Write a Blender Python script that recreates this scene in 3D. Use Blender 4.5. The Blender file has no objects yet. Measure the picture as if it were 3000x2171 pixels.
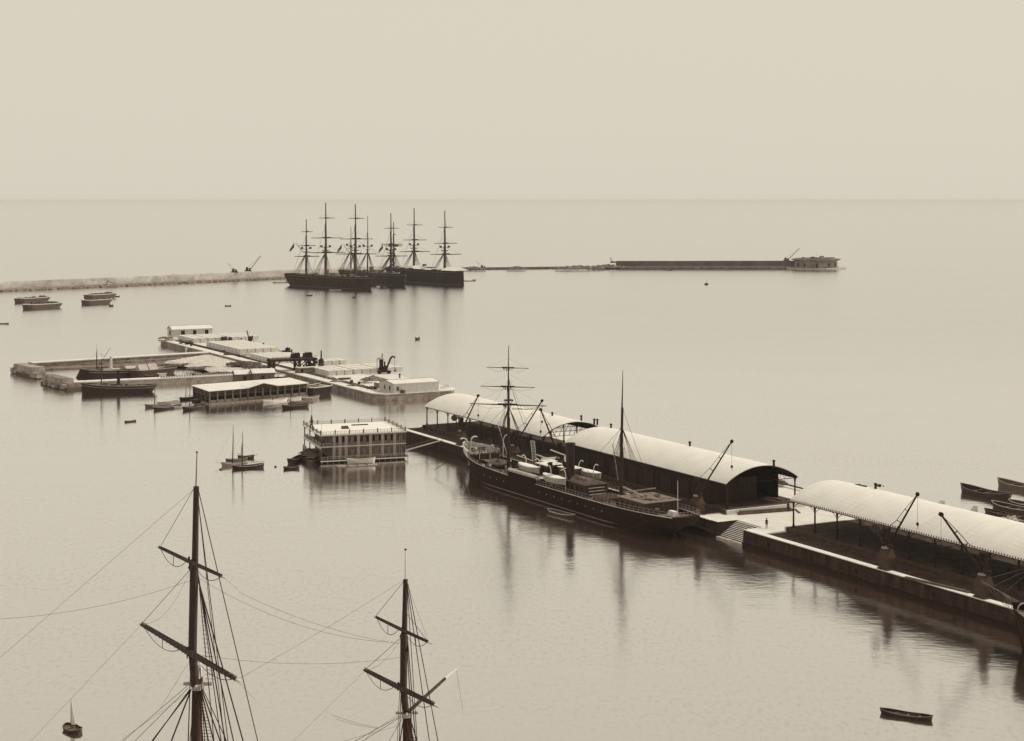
import bpy, math, random
from mathutils import Vector, Matrix
random.seed(7)
R = math.radians
# ------------------------------------------------------------ camera, sky, sun, exposure
F = 4900.0; H = 60.0; HZ = 585.0            # focal length in photo pixels, eye height (m), horizon row
sc = bpy.context.scene
col = sc.collection
cam = bpy.data.objects.new('camera', bpy.data.cameras.new('camera'))
col.objects.link(cam); sc.camera = cam
cam.location = (0, 0, H); cam.rotation_euler = (R(90), 0, 0)
cam.data.sensor_width = 36; cam.data.lens = 36*F/3000
cam.data.shift_y = -(1085.5-HZ)/3000
cam.data.clip_start = 1; cam.data.clip_end = 400000
SUN_EL, SUN_AZ = 50, 20                      # azimuth counted from +X towards +Y
sd = Vector((math.cos(R(SUN_EL))*math.cos(R(SUN_AZ)), math.cos(R(SUN_EL))*math.sin(R(SUN_AZ)), math.sin(R(SUN_EL))))
w = bpy.data.worlds.new('World'); sc.world = w; w.use_nodes = True
nt = w.node_tree; N = nt.nodes; Lk = nt.links
bg = N['Background']
sky = N.new('ShaderNodeTexSky'); sky.sky_type = 'NISHITA'; sky.sun_disc = False
sky.sun_elevation = R(SUN_EL); sky.sun_rotation = R(90-SUN_AZ); sky.altitude = 0; sky.dust_density = 4
bw = N.new('ShaderNodeRGBToBW'); pw = N.new('ShaderNodeMath'); pw.operation = 'POWER'; pw.inputs[1].default_value = 0.02
vs = N.new('ShaderNodeVectorMath'); vs.operation = 'SCALE'
vs.inputs[0].default_value = (6.75, 6.34, 5.26)   # the warm paper white of an albumen print
Lk.new(sky.outputs[0], bw.inputs[0]); Lk.new(bw.outputs[0], pw.inputs[0]); Lk.new(pw.outputs[0], vs.inputs['Scale'])
Lk.new(vs.outputs[0], bg.inputs[0]); bg.inputs[1].default_value = 0.1
sun = bpy.data.objects.new('sun', bpy.data.lights.new('sun', 'SUN')); col.objects.link(sun)
sun.data.energy = 3.3; sun.data.angle = R(0.5); sun.data.color = (1, .95, .80)
sun.rotation_euler = sd.to_track_quat('Z', 'Y').to_euler(); sun.location = (0, 0, 200)
sc.view_settings.view_transform = 'Standard'; sc.view_settings.look = 'None'
sc.view_settings.exposure = 0; sc.view_settings.gamma = 1
sc.render.engine = 'CYCLES'; sc.cycles.use_denoising = True
sc.cycles.max_bounces = 6; sc.cycles.glossy_bounces = 3; sc.cycles.diffuse_bounces = 3; sc.cycles.volume_bounces = 0

def P(px, py, z=0.0):                        # photo pixel of a point at height z -> world
    k = (H-z)/(py-HZ); return Vector(((px-1500)*k, F*k, z))
def PY(px, py, Y):                           # photo pixel of a point at distance Y
    return Vector(((px-1500)*Y/F, Y, H-(py-HZ)*Y/F))

# ------------------------------------------------------------ materials
TONES = [(0, (.016, .0062, .0042)), (.1, (.032, .0155, .011)), (.3, (.12, .082, .068)), (.6, (.32, .275, .25)), (.85, (.56, .53, .50)), (1, (.72, .70, .67))]
def tone(v):
    v = max(0, min(1, v))
    for (a, ca), (b, cb) in zip(TONES, TONES[1:]):
        if v <= b:
            k = (v-a)/(b-a); return tuple(ca[i]*(1-k)+cb[i]*k for i in range(3))+(1,)
    return TONES[-1][1]+(1,)
MATS = {}
def M(v, rough=.85, var=.12, scale=1.2, bump=.15, spec=.2, joints=None, key='', streak=0):
    k = (round(v, 3), rough, var, scale, bump, spec, joints, key, streak)
    if k in MATS: return MATS[k]
    m = bpy.data.materials.new(key or 'tone_%d' % int(v*100)); m.use_nodes = True
    t = m.node_tree; n = t.nodes; l = t.links; b = n['Principled BSDF']
    b.inputs['Roughness'].default_value = rough; b.inputs['Specular IOR Level'].default_value = spec
    tc = n.new('ShaderNodeTexCoord')
    nz = n.new('ShaderNodeTexNoise'); nz.inputs['Scale'].default_value = scale; nz.inputs['Detail'].default_value = 6
    nz.inputs['Roughness'].default_value = .7
    src = tc.outputs['Object']
    if streak:
        mp = n.new('ShaderNodeMapping'); mp.inputs['Scale'].default_value = streak if isinstance(streak, tuple) else (1, 1, streak); l.new(src, mp.inputs[0]); l.new(mp.outputs[0], nz.inputs[0])
    else: l.new(src, nz.inputs[0])
    cr = n.new('ShaderNodeValToRGB'); l.new(nz.outputs[0], cr.inputs[0])
    cr.color_ramp.elements[0].position = .3; cr.color_ramp.elements[1].position = .7
    cr.color_ramp.elements[0].color = tone(v-var); cr.color_ramp.elements[1].color = tone(v+var*.6)
    out = cr.outputs[0]
    hsrc = nz.outputs[0]
    if joints:
        sx, sz = joints
        sp = n.new('ShaderNodeSeparateXYZ'); l.new(src, sp.inputs[0])
        ad = n.new('ShaderNodeMath'); ad.operation = 'ADD'; l.new(sp.outputs[0], ad.inputs[0]); l.new(sp.outputs[1], ad.inputs[1])
        cb = n.new('ShaderNodeCombineXYZ'); l.new(ad.outputs[0], cb.inputs[0]); l.new(sp.outputs[2], cb.inputs[1])
        br = n.new('ShaderNodeTexBrick'); l.new(cb.outputs[0], br.inputs['Vector'])
        br.inputs['Scale'].default_value = 1; br.inputs['Brick Width'].default_value = sx; br.inputs['Row Height'].default_value = sz
        br.inputs['Mortar Size'].default_value = .035
        br.inputs['Color1'].default_value = (1, 1, 1, 1); br.inputs['Color2'].default_value = (.72, .70, .68, 1); br.inputs['Mortar'].default_value = (.45, .42, .4, 1)
        mx = n.new('ShaderNodeMix'); mx.data_type = 'RGBA'; mx.blend_type = 'MULTIPLY'; mx.inputs[0].default_value = .8
        l.new(out, mx.inputs[6]); l.new(br.outputs[0], mx.inputs[7]); out = mx.outputs[2]
    l.new(out, b.inputs['Base Color'])
    if bump:
        bp = n.new('ShaderNodeBump'); bp.inputs['Strength'].default_value = bump; bp.inputs['Distance'].default_value = .1
        l.new(hsrc, bp.inputs['Height']); l.new(bp.outputs[0], b.inputs['Normal'])
    MATS[k] = m; return m
DARK = M(.03, .8, .05, 2, .1, .06, key='tarred_hull', streak=.3)
IRON = M(.08, .7, .05, 3, .1, .12, key='dark_iron')
SPAR = M(.12, .7, .06, 3, .1, .2, key='dark_spar')
ROPE = M(.14, .9, .04, 3, 0, .1, key='tarred_rope')
WOOD = M(.34, .8, .12, 2.5, .2, .2, key='weathered_wood')
DECK = M(.34, .8, .2, 1.6, .2, .2, key='plank_deck')
WHITE = M(.9, .7, .06, 2, .05, .2, key='white_paint')
CREAM = M(.8, .8, .1, 1, .1, .2, key='pale_plaster')
UNDERSHADE = M(.04, .8, .03, 2, 0, .05, key='underside_shade')
STONE = M(.66, .9, .16, .5, .3, .1, joints=(1.6, .55), key='ashlar_stone')
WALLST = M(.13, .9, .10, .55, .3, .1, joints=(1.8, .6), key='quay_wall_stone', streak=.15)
PAVE = M(.84, .9, .08, .35, .2, .1, key='paving')
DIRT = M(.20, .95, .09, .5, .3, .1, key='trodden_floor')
ROOFM = M(.88, .85, .045, 1, .1, .05, key='pale_roofing', streak=(1.3, .1, .1))
DARKW = M(.08, .8, .05, 2, .1, .2, key='dark_boards', streak=.2)
RUBBLE = M(.55, .95, .25, .35, .6, .1, key='rubble')

# ------------------------------------------------------------ helpers
def tag(o, label=None, cat=None, group=None, kind=None):
    if label: o['label'] = label
    if cat: o['category'] = cat
    if group: o['group'] = group
    if kind: o['kind'] = kind
    return o
def thing(name, label, cat, loc=(0, 0, 0), rz=0.0, group=None):
    o = bpy.data.objects.new(name, None); col.objects.link(o); o.empty_display_size = .5
    o.location = loc; o.rotation_euler = (0, 0, rz); tag(o, label, cat, group); return o
class MB:
    def __init__(s): s.v = []; s.f = []
    def add(s, vs, fs):
        n = len(s.v); s.v += [tuple(x) for x in vs]; s.f += [tuple(i+n for i in f) for f in fs]; return s
    def box(s, x0, x1, y0, y1, z0, z1, tx=0, ty=0):
        return s.add([(x0, y0, z0), (x1, y0, z0), (x1, y1, z0), (x0, y1, z0), (x0+tx, y0+ty, z1), (x1-tx, y0+ty, z1), (x1-tx, y1-ty, z1), (x0+tx, y1-ty, z1)],
                     [(0, 3, 2, 1), (4, 5, 6, 7), (0, 1, 5, 4), (1, 2, 6, 5), (2, 3, 7, 6), (3, 0, 4, 7)])
    def tube(s, p0, p1, r0, r1=None, n=8):
        p0 = Vector(p0); p1 = Vector(p1); r1 = r0 if r1 is None else r1
        d = (p1-p0); 
        if d.length < 1e-6: return s
        d.normalize(); a = Vector((0, 0, 1)) if abs(d.z) < .9 else Vector((1, 0, 0))
        u = d.cross(a).normalized(); w_ = d.cross(u)
        vs_ = []
        for p, r in ((p0, r0), (p1, r1)):
            for i in range(n):
                t_ = 2*math.pi*i/n; vs_.append(p+u*math.cos(t_)*r+w_*math.sin(t_)*r)
        fs = [(i, (i+1) % n, n+(i+1) % n, n+i) for i in range(n)]+[tuple(range(n))[::-1], tuple(range(n, 2*n))]
        return s.add(vs_, fs)
    def path(s, pts, r, n=5):
        for a, b in zip(pts, pts[1:]): s.tube(a, b, r, r, n)
        return s
    def sag(s, a, b, drop, r, k=8):
        a = Vector(a); b = Vector(b)
        return s.path([a.lerp(b, i/k)-Vector((0, 0, drop*4*(i/k)*(1-i/k))) for i in range(k+1)], r, 4)
    def prism(s, poly, z0, z1):              # poly counter-clockwise
        n = len(poly); vs_ = [(p[0], p[1], z0) for p in poly]+[(p[0], p[1], z1) for p in poly]
        return s.add(vs_, [tuple(range(n))[::-1], tuple(range(n, 2*n))]+[(i, (i+1) % n, n+(i+1) % n, n+i) for i in range(n)])
    def lathe(s, c, prof, n=16, sx=1, sy=1):
        vs_ = []
        for r, z in prof:
            for i in range(n):
                a = 2*math.pi*i/n; vs_.append((c[0]+r*sx*math.cos(a), c[1]+r*sy*math.sin(a), c[2]+z))
        fs = []
        for j in range(len(prof)-1):
            for i in range(n): fs.append((j*n+i, j*n+(i+1) % n, (j+1)*n+(i+1) % n, (j+1)*n+i))
        fs += [tuple(range(n))[::-1], tuple(range((len(prof)-1)*n, len(prof)*n))]
        return s.add(vs_, fs)
    def loft(s, rows, cap=True):
        m = len(rows[0]); vs_ = [p for r in rows for p in r]; fs = []
        for j in range(len(rows)-1):
            for i in range(m-1): fs.append((j*m+i, j*m+i+1, (j+1)*m+i+1, (j+1)*m+i))
        if cap: fs += [tuple(range(m))[::-1], tuple(range((len(rows)-1)*m, len(rows)*m))]
        return s.add(vs_, fs)
    def build(s, name, mat, parent=None, label=None, world=False, smooth=False):
        vs_ = s.v
        if world and parent is not None:
            mi = (Matrix.Translation(parent.location) @ parent.rotation_euler.to_matrix().to_4x4()).inverted()
            vs_ = [tuple(mi @ Vector(v)) for v in vs_]
        me = bpy.data.meshes.new(name); me.from_pydata(vs_, [], s.f); me.validate(); me.update()
        if smooth:
            for p in me.polygons: p.use_smooth = True
        o = bpy.data.objects.new(name, me); col.objects.link(o); me.materials.append(mat)
        if parent is not None: o.parent = parent
        if label: o['label'] = label
        if name in ('deck_gear', 'roof_gear', 'coiled_ropes', 'loose_blocks', 'stones', 'furled_gear', 'deck_edge_fittings'): o['kind'] = 'stuff'
        return o
def copy_tree(o, loc=None, rz=None, label=None, parent=None, scale=None):
    c = o.copy(); col.objects.link(c); c.parent = parent
    if loc is not None: c.location = loc
    if rz is not None: c.rotation_euler = (0, 0, rz)
    if scale: c.scale = scale
    if label: c['label'] = label
    for ch in o.children: copy_tree(ch, parent=c)
    return c
def rough_slab(name, outline, z0, amp, step, mat, parent=None, zfun=None):
    """bumpy heap or bank: grid inside a polygon outline, edge at z0"""
    xs = [p[0] for p in outline]; ys = [p[1] for p in outline]
    def inside(x, y):
        c = False; n = len(outline)
        for i in range(n):
            x1, y1 = outline[i][0], outline[i][1]; x2, y2 = outline[(i+1) % n][0], outline[(i+1) % n][1]
            if (y1 > y) != (y2 > y) and x < (x2-x1)*(y-y1)/(y2-y1)+x1: c = not c
        return c
    m = MB(); nx = int((max(xs)-min(xs))/step)+2; ny = int((max(ys)-min(ys))/step)+2; idx = {}
    for j in range(ny+1):
        for i in range(nx+1):
            x = min(xs)+(i-.5)*step; y = min(ys)+(j-.5)*step
            zz = z0+(zfun(x, y) if zfun else 0)+random.uniform(0, amp) if inside(x, y) else z0-.6
            idx[i, j] = len(m.v); m.v.append((x+random.uniform(-.3, .3)*step, y+random.uniform(-.3, .3)*step, zz))
    for j in range(ny):
        for i in range(nx):
            q = (idx[i, j], idx[i+1, j], idx[i+1, j+1], idx[i, j+1])
            if max(m.v[k][2] for k in q) > z0-.5: m.f.append(q)
    return m.build(name, mat, parent)
def rocks(m, c, rx, ry, h, n, smin, smax, base=0.0):
    """pile of angular stones with a conical profile"""
    for _ in range(n):
        a = random.uniform(0, 6.283); r = math.sqrt(random.random()); s_ = random.uniform(smin, smax)
        z = base+h*(1-r)*random.uniform(.4, 1)
        x = c[0]+rx*r*math.cos(a); y = c[1]+ry*r*math.sin(a)
        rt = Matrix.Rotation(random.uniform(0, 3), 3, 'Z') @ Matrix.Rotation(random.uniform(-.5, .5), 3, 'X')
        vs_ = [Vector((sx_*s_*random.uniform(.35, .6), sy_*s_*random.uniform(.3, .6), sz_*s_*random.uniform(.2, .45))) for sz_ in (-1, 1) for sx_, sy_ in ((-1, -1), (1, -1), (1, 1), (-1, 1))]
        m.add([rt @ q+Vector((x, y, z)) for q in vs_], [(0, 3, 2, 1), (4, 5, 6, 7), (0, 1, 5, 4), (1, 2, 6, 5), (2, 3, 7, 6), (3, 0, 4, 7)])
    return m
# ---- ships' hulls: x runs from the bow (0) to the stern (L), y across, waterline at z = 0
def hull(L, B, zd, bul=.8, ob=2, os_=2, fb=.3, fs=.25, sw=.5, th=.12, n=20, keel=-1.0, full=.8):
    f = lambda u: math.sin(math.pi/2*max(0, min(1, u)))
    rows = []; dk = []
    for i in range(n+1):
        t = i/n; z = zd(t); zt = z+bul
        w1 = B/2*min(f(t/fb)**.9, 1)*min(f((1-t)/fs)**.8+.02, 1) if True else 0
        d1 = B/2*min(f(t/(fb*.8))**.65, 1)*(sw+(1-sw)*min(f((1-t)/(fs*.9))**.7, 1))
        w1 = max(.02, w1); d1 = max(.06, d1); ti = min(th, d1*.6)
        X = lambda zz: t*L-(ob*max(0, zz)/zt*(1-t)**4)+(os_*max(0, zz)/zt*t**5)
        mid = w1*.35+d1*.65
        half = [(w1*.2, keel), (w1*full, keel*.6), (w1, 0), (mid, zt*.45), (d1*.98+w1*.02, zt*.75), (d1, zt), (d1-ti, zt), (d1-ti, z-.02)]
        rows.append([(X(a[1]), -a[0], a[1]) for a in half[::-1]]+[(X(a[1]), a[0], a[1]) for a in half])
        dk.append([(X(z), -(d1-ti*.8), z), (X(z), (d1-ti*.8), z)])
    m = MB(); m.loft(rows, False)
    k = len(rows[0]); n0 = (len(rows)-1)*k
    m.f.append(tuple(range(n0+1, n0+k-1))); m.f.append(tuple(range(1, k-1))[::-1])
    d = MB(); d.loft(dk, False); d.f = [tuple(reversed(q)) for q in d.f]
    return m, d
def edge_pts(L, B, zd, z_up, ob, os_, fb, sw, fs, side, t0, t1, n, bul, inset=.1):
    f = lambda u: math.sin(math.pi/2*max(0, min(1, u))); o = []
    for i in range(n+1):
        t = t0+(t1-t0)*i/n; z = zd(t)
        d1 = max(.06, B/2*min(f(t/(fb*.8))**.65, 1)*(sw+(1-sw)*min(f((1-t)/(fs*.9))**.7, 1))-inset)
        o.append(Vector((t*L-ob*(1-t)**4+os_*t**5, side*d1, z+z_up)))
    return o
def rail(root, pts, h, mat, name='railing', r=.026, every=1):
    m = MB()
    for k in (h, h*.5): m.path([p+Vector((0, 0, k)) for p in pts], r, 5)
    for p in pts[::every]: m.tube(p, p+Vector((0, 0, h)), r*1.2, None, 5)
    return m.build(name, mat, root)
def mast(root, x, z0, z1, r, yards=(), yaw=0.0, B=9, deck=4, hound=None, top=None, rake=0, mat=None, y=0, nsh=5, spread=3, rr=.04, taper=.35, back=1):
    mat = mat or SPAR
    m = MB(); h = z1-z0
    cx = lambda z: x+rake*(z-z0)
    zs = [z0, z0+h*.42, z0+h*.42, z0+h*.72, z0+h*.72, z1]; rs = [r, r*.9, r*.78, r*.62, r*.45, r*taper*.5]
    for i in (0, 2, 4): m.tube((cx(zs[i])-(0 if i == 0 else r*.3), y, zs[i]-(0 if i == 0 else h*.03)), (cx(zs[i+1]), y, zs[i+1]), rs[i], rs[i+1], 8)
    mo = m.build('mast', mat, root)
    if top:
        t_ = MB(); t_.box(cx(top)-r*1.8, cx(top)+r*1.8, y-r*2.2, y+r*2.2, top, top+.25); 
        for s_ in (-1, 1): t_.tube((cx(top), y, top-1), (cx(top), y+s_*r*3, top), r*.2, None, 5)
        t_.build('mast_top', mat, root)
    for zz, hf, yr in yards:
        q = MB(); c, s_ = math.sin(yaw), math.cos(yaw)
        cc = Vector((cx(zz)-r*1.2, y, zz)); d = Vector((c, s_, 0))
        q.tube(cc-d*hf, cc, yr*.45, yr, 6); q.tube(cc, cc+d*hf, yr, yr*.45, 6)
        if rr < .05: q.path([cc-d*hf*.97, cc-d*hf*.5-Vector((0, 0, .9)), cc-Vector((0, 0, .35)), cc+d*hf*.5-Vector((0, 0, .9)), cc+d*hf*.97], rr*.6, 4)
        q.tube(cc-d*hf*.25+Vector((0, 0, yr)), cc+d*hf*.25+Vector((0, 0, yr)), yr*.8, None, 6)
        q.build('yard', mat, root)
        lf = MB()
        for s2 in (-1, 1): lf.tube(cc+d*s2*hf*.97, (cx(zz+hf*.45), y, min(zz+hf*.45, z1)), rr*.3, None, 4)
        lf.build('lift', ROPE, root)
    if hound:
        sh = MB()
        for s_ in (-1, 1):
            foot = []
            for i in range(nsh):
                p = Vector((x+back*spread*(i/(nsh-1) if nsh > 1 else 0)*1.0+.2, s_*B/2, deck)); foot.append(p)
                sh.tube((cx(hound), y, hound), p, rr, rr, 4)
            sh.tube((cx(z0+h*.72), y, z0+h*.72), (x+back*(spread+1), s_*B/2, deck), rr*.7, None, 4)
            k = int((hound-deck)/.9)
            for j in range(1, k):
                u = j/k; a = foot[0].lerp(Vector((cx(hound), y, hound)), u); b_ = foot[-1].lerp(Vector((cx(hound), y, hound)), u)
                if rr < .05 and j % 2 == 0: sh.tube(a, b_, rr*.5, None, 4)
        sh.build('shrouds', ROPE, root)
    return mo
# ---- small boats
def boat(a, b, label, kind='row', B=None, v=.2, h=.45, group=None, sail=0, name=None, cat=None, inside=None, trim=None, extra=None, mastx=.38, nth=3):
    a = Vector(a); b = Vector(b); L = (b-a).length; a.z = 0; b.z = 0
    if kind != 'barge': h = h*.72
    rz = math.atan2(b.y-a.y, b.x-a.x); B = B or L*.25
    nm = name or {'row': 'rowing_boat', 'sail': 'sailing_boat', 'barge': 'barge'}[kind]
    t = thing(nm, label, cat or nm.replace('_', ' '), a, rz, group)
    if kind == 'barge': zd = lambda u: h+.3*(2*u-1)**4
    else: zd = lambda u: .08+.5*h*(2*u-1)**2
    bul = .25 if kind == 'barge' else h*.62
    hm, dm = hull(L, B, zd, bul, ob=L*.03, os_=L*.02, fb=.22 if kind == 'barge' else .42, fs=.14 if kind == 'barge' else .35, sw=.75 if kind == 'barge' else .22, th=max(.05, B*.04), n=12, keel=-.4)
    hm.build('hull', M(v, .7, .06, 2, .1, .2, key='boat_hull'), t)
    dm.build('deck' if kind == 'barge' else 'floor', M(inside if inside is not None else max(.2, v+.12), .8, .1, 2, .1, .2, key='boat_floor'), t)
    ztop = zd(.5)+bul
    g = MB()
    for s_ in (-1, 1):
        e = edge_pts(L, B, zd, bul+.02, L*.03, L*.02, .22 if kind == 'barge' else .42, .75 if kind == 'barge' else .22, .14 if kind == 'barge' else .35, s_, 0, 1, 10, bul, 0)
        g.path(e, max(.035, B*.025), 4)
    g.build('gunwale', M(trim if trim is not None else min(.9, v+.3), .7, .05, 2, .05, .2, key='boat_trim'), t)
    if kind == 'row':
        for k in range(nth):
            x = L*(.3+.45*k/max(1, nth-1)); m = MB(); m.box(x-.14, x+.14, -B*.44, B*.44, ztop-.2, ztop-.14); m.build('thwart', WOOD, t)
        m = MB(); m.tube((L*.25, B*.15, ztop-.1), (L*.75, B*.3, ztop-.02), .04, .04, 5); m.build('oar', WOOD, t)
    if kind == 'sail':
        m = MB(); x = L*mastx
        m.tube((x, 0, .1), (x+sail*.02, 0, sail), .1+sail*.006, .04, 6); m.build('mast', SPAR, t)
        m = MB(); m.tube((x+.2, 0, ztop+.5), (L*1.05, .1, ztop+.75), .07, .04, 6)
        m.build('boom', WOOD, t)
        m = MB(); m.tube((0, 0, ztop+.1), (-L*.28, 0, ztop+.35), .06, .03, 6); m.build('bowsprit', WOOD, t)
        m = MB(); m.box(L*.12, L*.3, -B*.3, B*.3, ztop-.15, ztop, .1, .08); m.box(L*.72, L*.88, -B*.25, B*.25, ztop-.2, ztop-.05, .1, .05); m.build('deck_board', M(.6, key='bleached_deck'), t)
        m = MB()
        m.tube((x+sail*.02, 0, sail*.93), (-L*.25, 0, ztop+.3), .012, None, 4)
        for s_ in (-1, 1): m.tube((x+sail*.02, 0, sail*.85), (x+.4, s_*B*.45, ztop), .012, None, 4)
        m.build('stays', ROPE, t)
    if kind == 'barge':
        m = MB(); m.box(L*.18, L*.42, -B*.3, B*.3, h-.05, h+.35, .1, .1); m.box(L*.52, L*.8, -B*.3, B*.3, h-.05, h+.35, .1, .1); m.build('hatch', WOOD, t)
    if extra: extra(t, L, B, ztop)
    return t
# ---- people: one continuous skinned body, unequal bent fingers, face, hair and hat as children
def person(loc, rz, label, pose='stand', v=.06, scale=1.0):
    t = thing('person', label, 'person', loc, rz)
    if pose == 'stand':
        J = dict(pel=(0, 0, .95), ch=(0, .01, 1.3), nk=(0, 0, 1.48), hd=(0, .03, 1.60), tp=(0, .02, 1.72),
                 lh=(-.10, 0, .90), lk=(-.11, .03, .50), la=(-.11, -.02, .09), lt=(-.13, .15, .04), rh=(.10, 0, .90), rk=(.11, .05, .5), ra=(.12, .02, .09), rt=(.15, .19, .04),
                 ls=(-.19, 0, 1.42), le=(-.25, -.02, 1.14), lw=(-.24, .08, .90), rs=(.19, 0, 1.42), re=(.25, -.03, 1.14), rw=(.23, .07, .90))
    else:
        J = dict(pel=(0, 0, .12), ch=(0, .08, .48), nk=(0, .1, .66), hd=(0, .14, .78), tp=(0, .14, .90),
                 lh=(-.1, .04, .12), lk=(-.14, .44, .38), la=(-.12, .62, .04), lt=(-.13, .78, .03), rh=(.1, .04, .12), rk=(.15, .46, .34), ra=(.14, .66, .04), rt=(.15, .82, .03),
                 ls=(-.19, .08, .6), le=(-.26, .22, .4), lw=(-.15, .42, .42), rs=(.19, .08, .6), re=(.26, .24, .4), rw=(.13, .43, .42))
    rad = dict(pel=.15, ch=.16, nk=.06, hd=.095, tp=.07, lh=.10, lk=.065, la=.045, lt=.035, rh=.10, rk=.065, ra=.045, rt=.035, ls=.07, le=.045, lw=.03, rs=.07, re=.045, rw=.03)
    E = [('pel', 'ch'), ('ch', 'nk'), ('nk', 'hd'), ('hd', 'tp'), ('pel', 'lh'), ('lh', 'lk'), ('lk', 'la'), ('la', 'lt'), ('pel', 'rh'), ('rh', 'rk'), ('rk', 'ra'), ('ra', 'rt'),
         ('ch', 'ls'), ('ls', 'le'), ('le', 'lw'), ('ch', 'rs'), ('rs', 're'), ('re', 'rw')]
    ks = list(J); V = [Vector(J[k]) for k in ks]; RR = [rad[k] for k in ks]; ed = [(ks.index(a), ks.index(b)) for a, b in E]
    for wk, ek, sg in (('lw', 'le', 1), ('rw', 're', -1)):
        wv = Vector(J[wk]); d = (wv-Vector(J[ek])).normalized(); side = Vector((0, 1, 0)) if pose == 'stand' else Vector((1, 0, 0))
        pi = len(V); V.append(wv+d*.07); RR.append(.032); ed.append((ks.index(wk), pi))
        for q, ln in enumerate((.07, .085, .078, .06)):
            o_ = side*(-.028+.019*q); a = len(V)
            V.append(V[pi]+d*.02+o_); RR.append(.0095); V.append(V[pi]+d*ln+o_*1.1+Vector((sg*.01, 0, 0))); RR.append(.009); V.append(V[pi]+d*(ln+.025)+o_*1.1+Vector((sg*.028, 0, 0))); RR.append(.008)
            ed += [(pi, a), (a, a+1), (a+1, a+2)]
        a = len(V); V.append(wv+d*.04-side*.045+Vector((sg*.01, 0, 0))); RR.append(.011); V.append(wv+d*.085-side*.055+Vector((sg*.022, 0, 0))); RR.append(.009); ed += [(pi, a), (a, a+1)]
    me = bpy.data.meshes.new('body'); me.from_pydata([tuple(x) for x in V], ed, []); me.update()
    o = bpy.data.objects.new('body', me); col.objects.link(o); o.parent = t; me.materials.append(M(v, .9, .03, 3, 0, .1, key='dark_clothes'))
    sk = o.modifiers.new('Skin', 'SKIN'); ss = o.modifiers.new('Sub', 'SUBSURF'); ss.levels = 1; ss.render_levels = 1
    if not me.skin_vertices: me.attributes.new('x', 'FLOAT', 'POINT')
    lay = me.skin_vertices[0].data
    for i, r_ in enumerate(RR): lay[i].radius = (r_, r_); lay[i].use_root = (i == 0)
    hd = Vector(J['hd'])
    fm = MB(); fm.lathe(hd+Vector((0, .035, -.04)), [(.03, -.06), (.065, -.03), (.072, .02), (.06, .07)], 10, 1, .8); fm.lathe(hd+Vector((0, .1, -.02)), [(.018, -.02), (.012, .03)], 5)
    for s_ in (-1, 1): fm.lathe(hd+Vector((s_*.095, .0, -.01)), [(.014, -.03), (.016, .03)], 5)
    fm.build('face', M(.5, .8, .04, 3, 0, .2, key='skin'), t)
    em = MB()
    for s_ in (-1, 1): em.lathe(hd+Vector((s_*.03, .098, .01)), [(.01, -.006), (.01, .006)], 6)
    em.box(-.025, .025, hd.y+.09, hd.y+.1, hd.z-.065, hd.z-.055); em.build('eyes_and_mouth', DARK, t)
    hm = MB(); hm.lathe(hd+Vector((0, 0, .05)), [(.1, -.02), (.105, .03), (.06, .09)], 10); hm.build('hair', DARK, t)
    ht = MB(); ht.lathe(hd+Vector((0, 0, .08)), [(.17, 0), (.17, .012), (.1, .02), (.095, .11), (.05, .13)], 12); ht.build('hat', M(.07, key='felt_hat'), t)
    if scale != 1: t.scale = (scale,)*3
    return t
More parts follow.
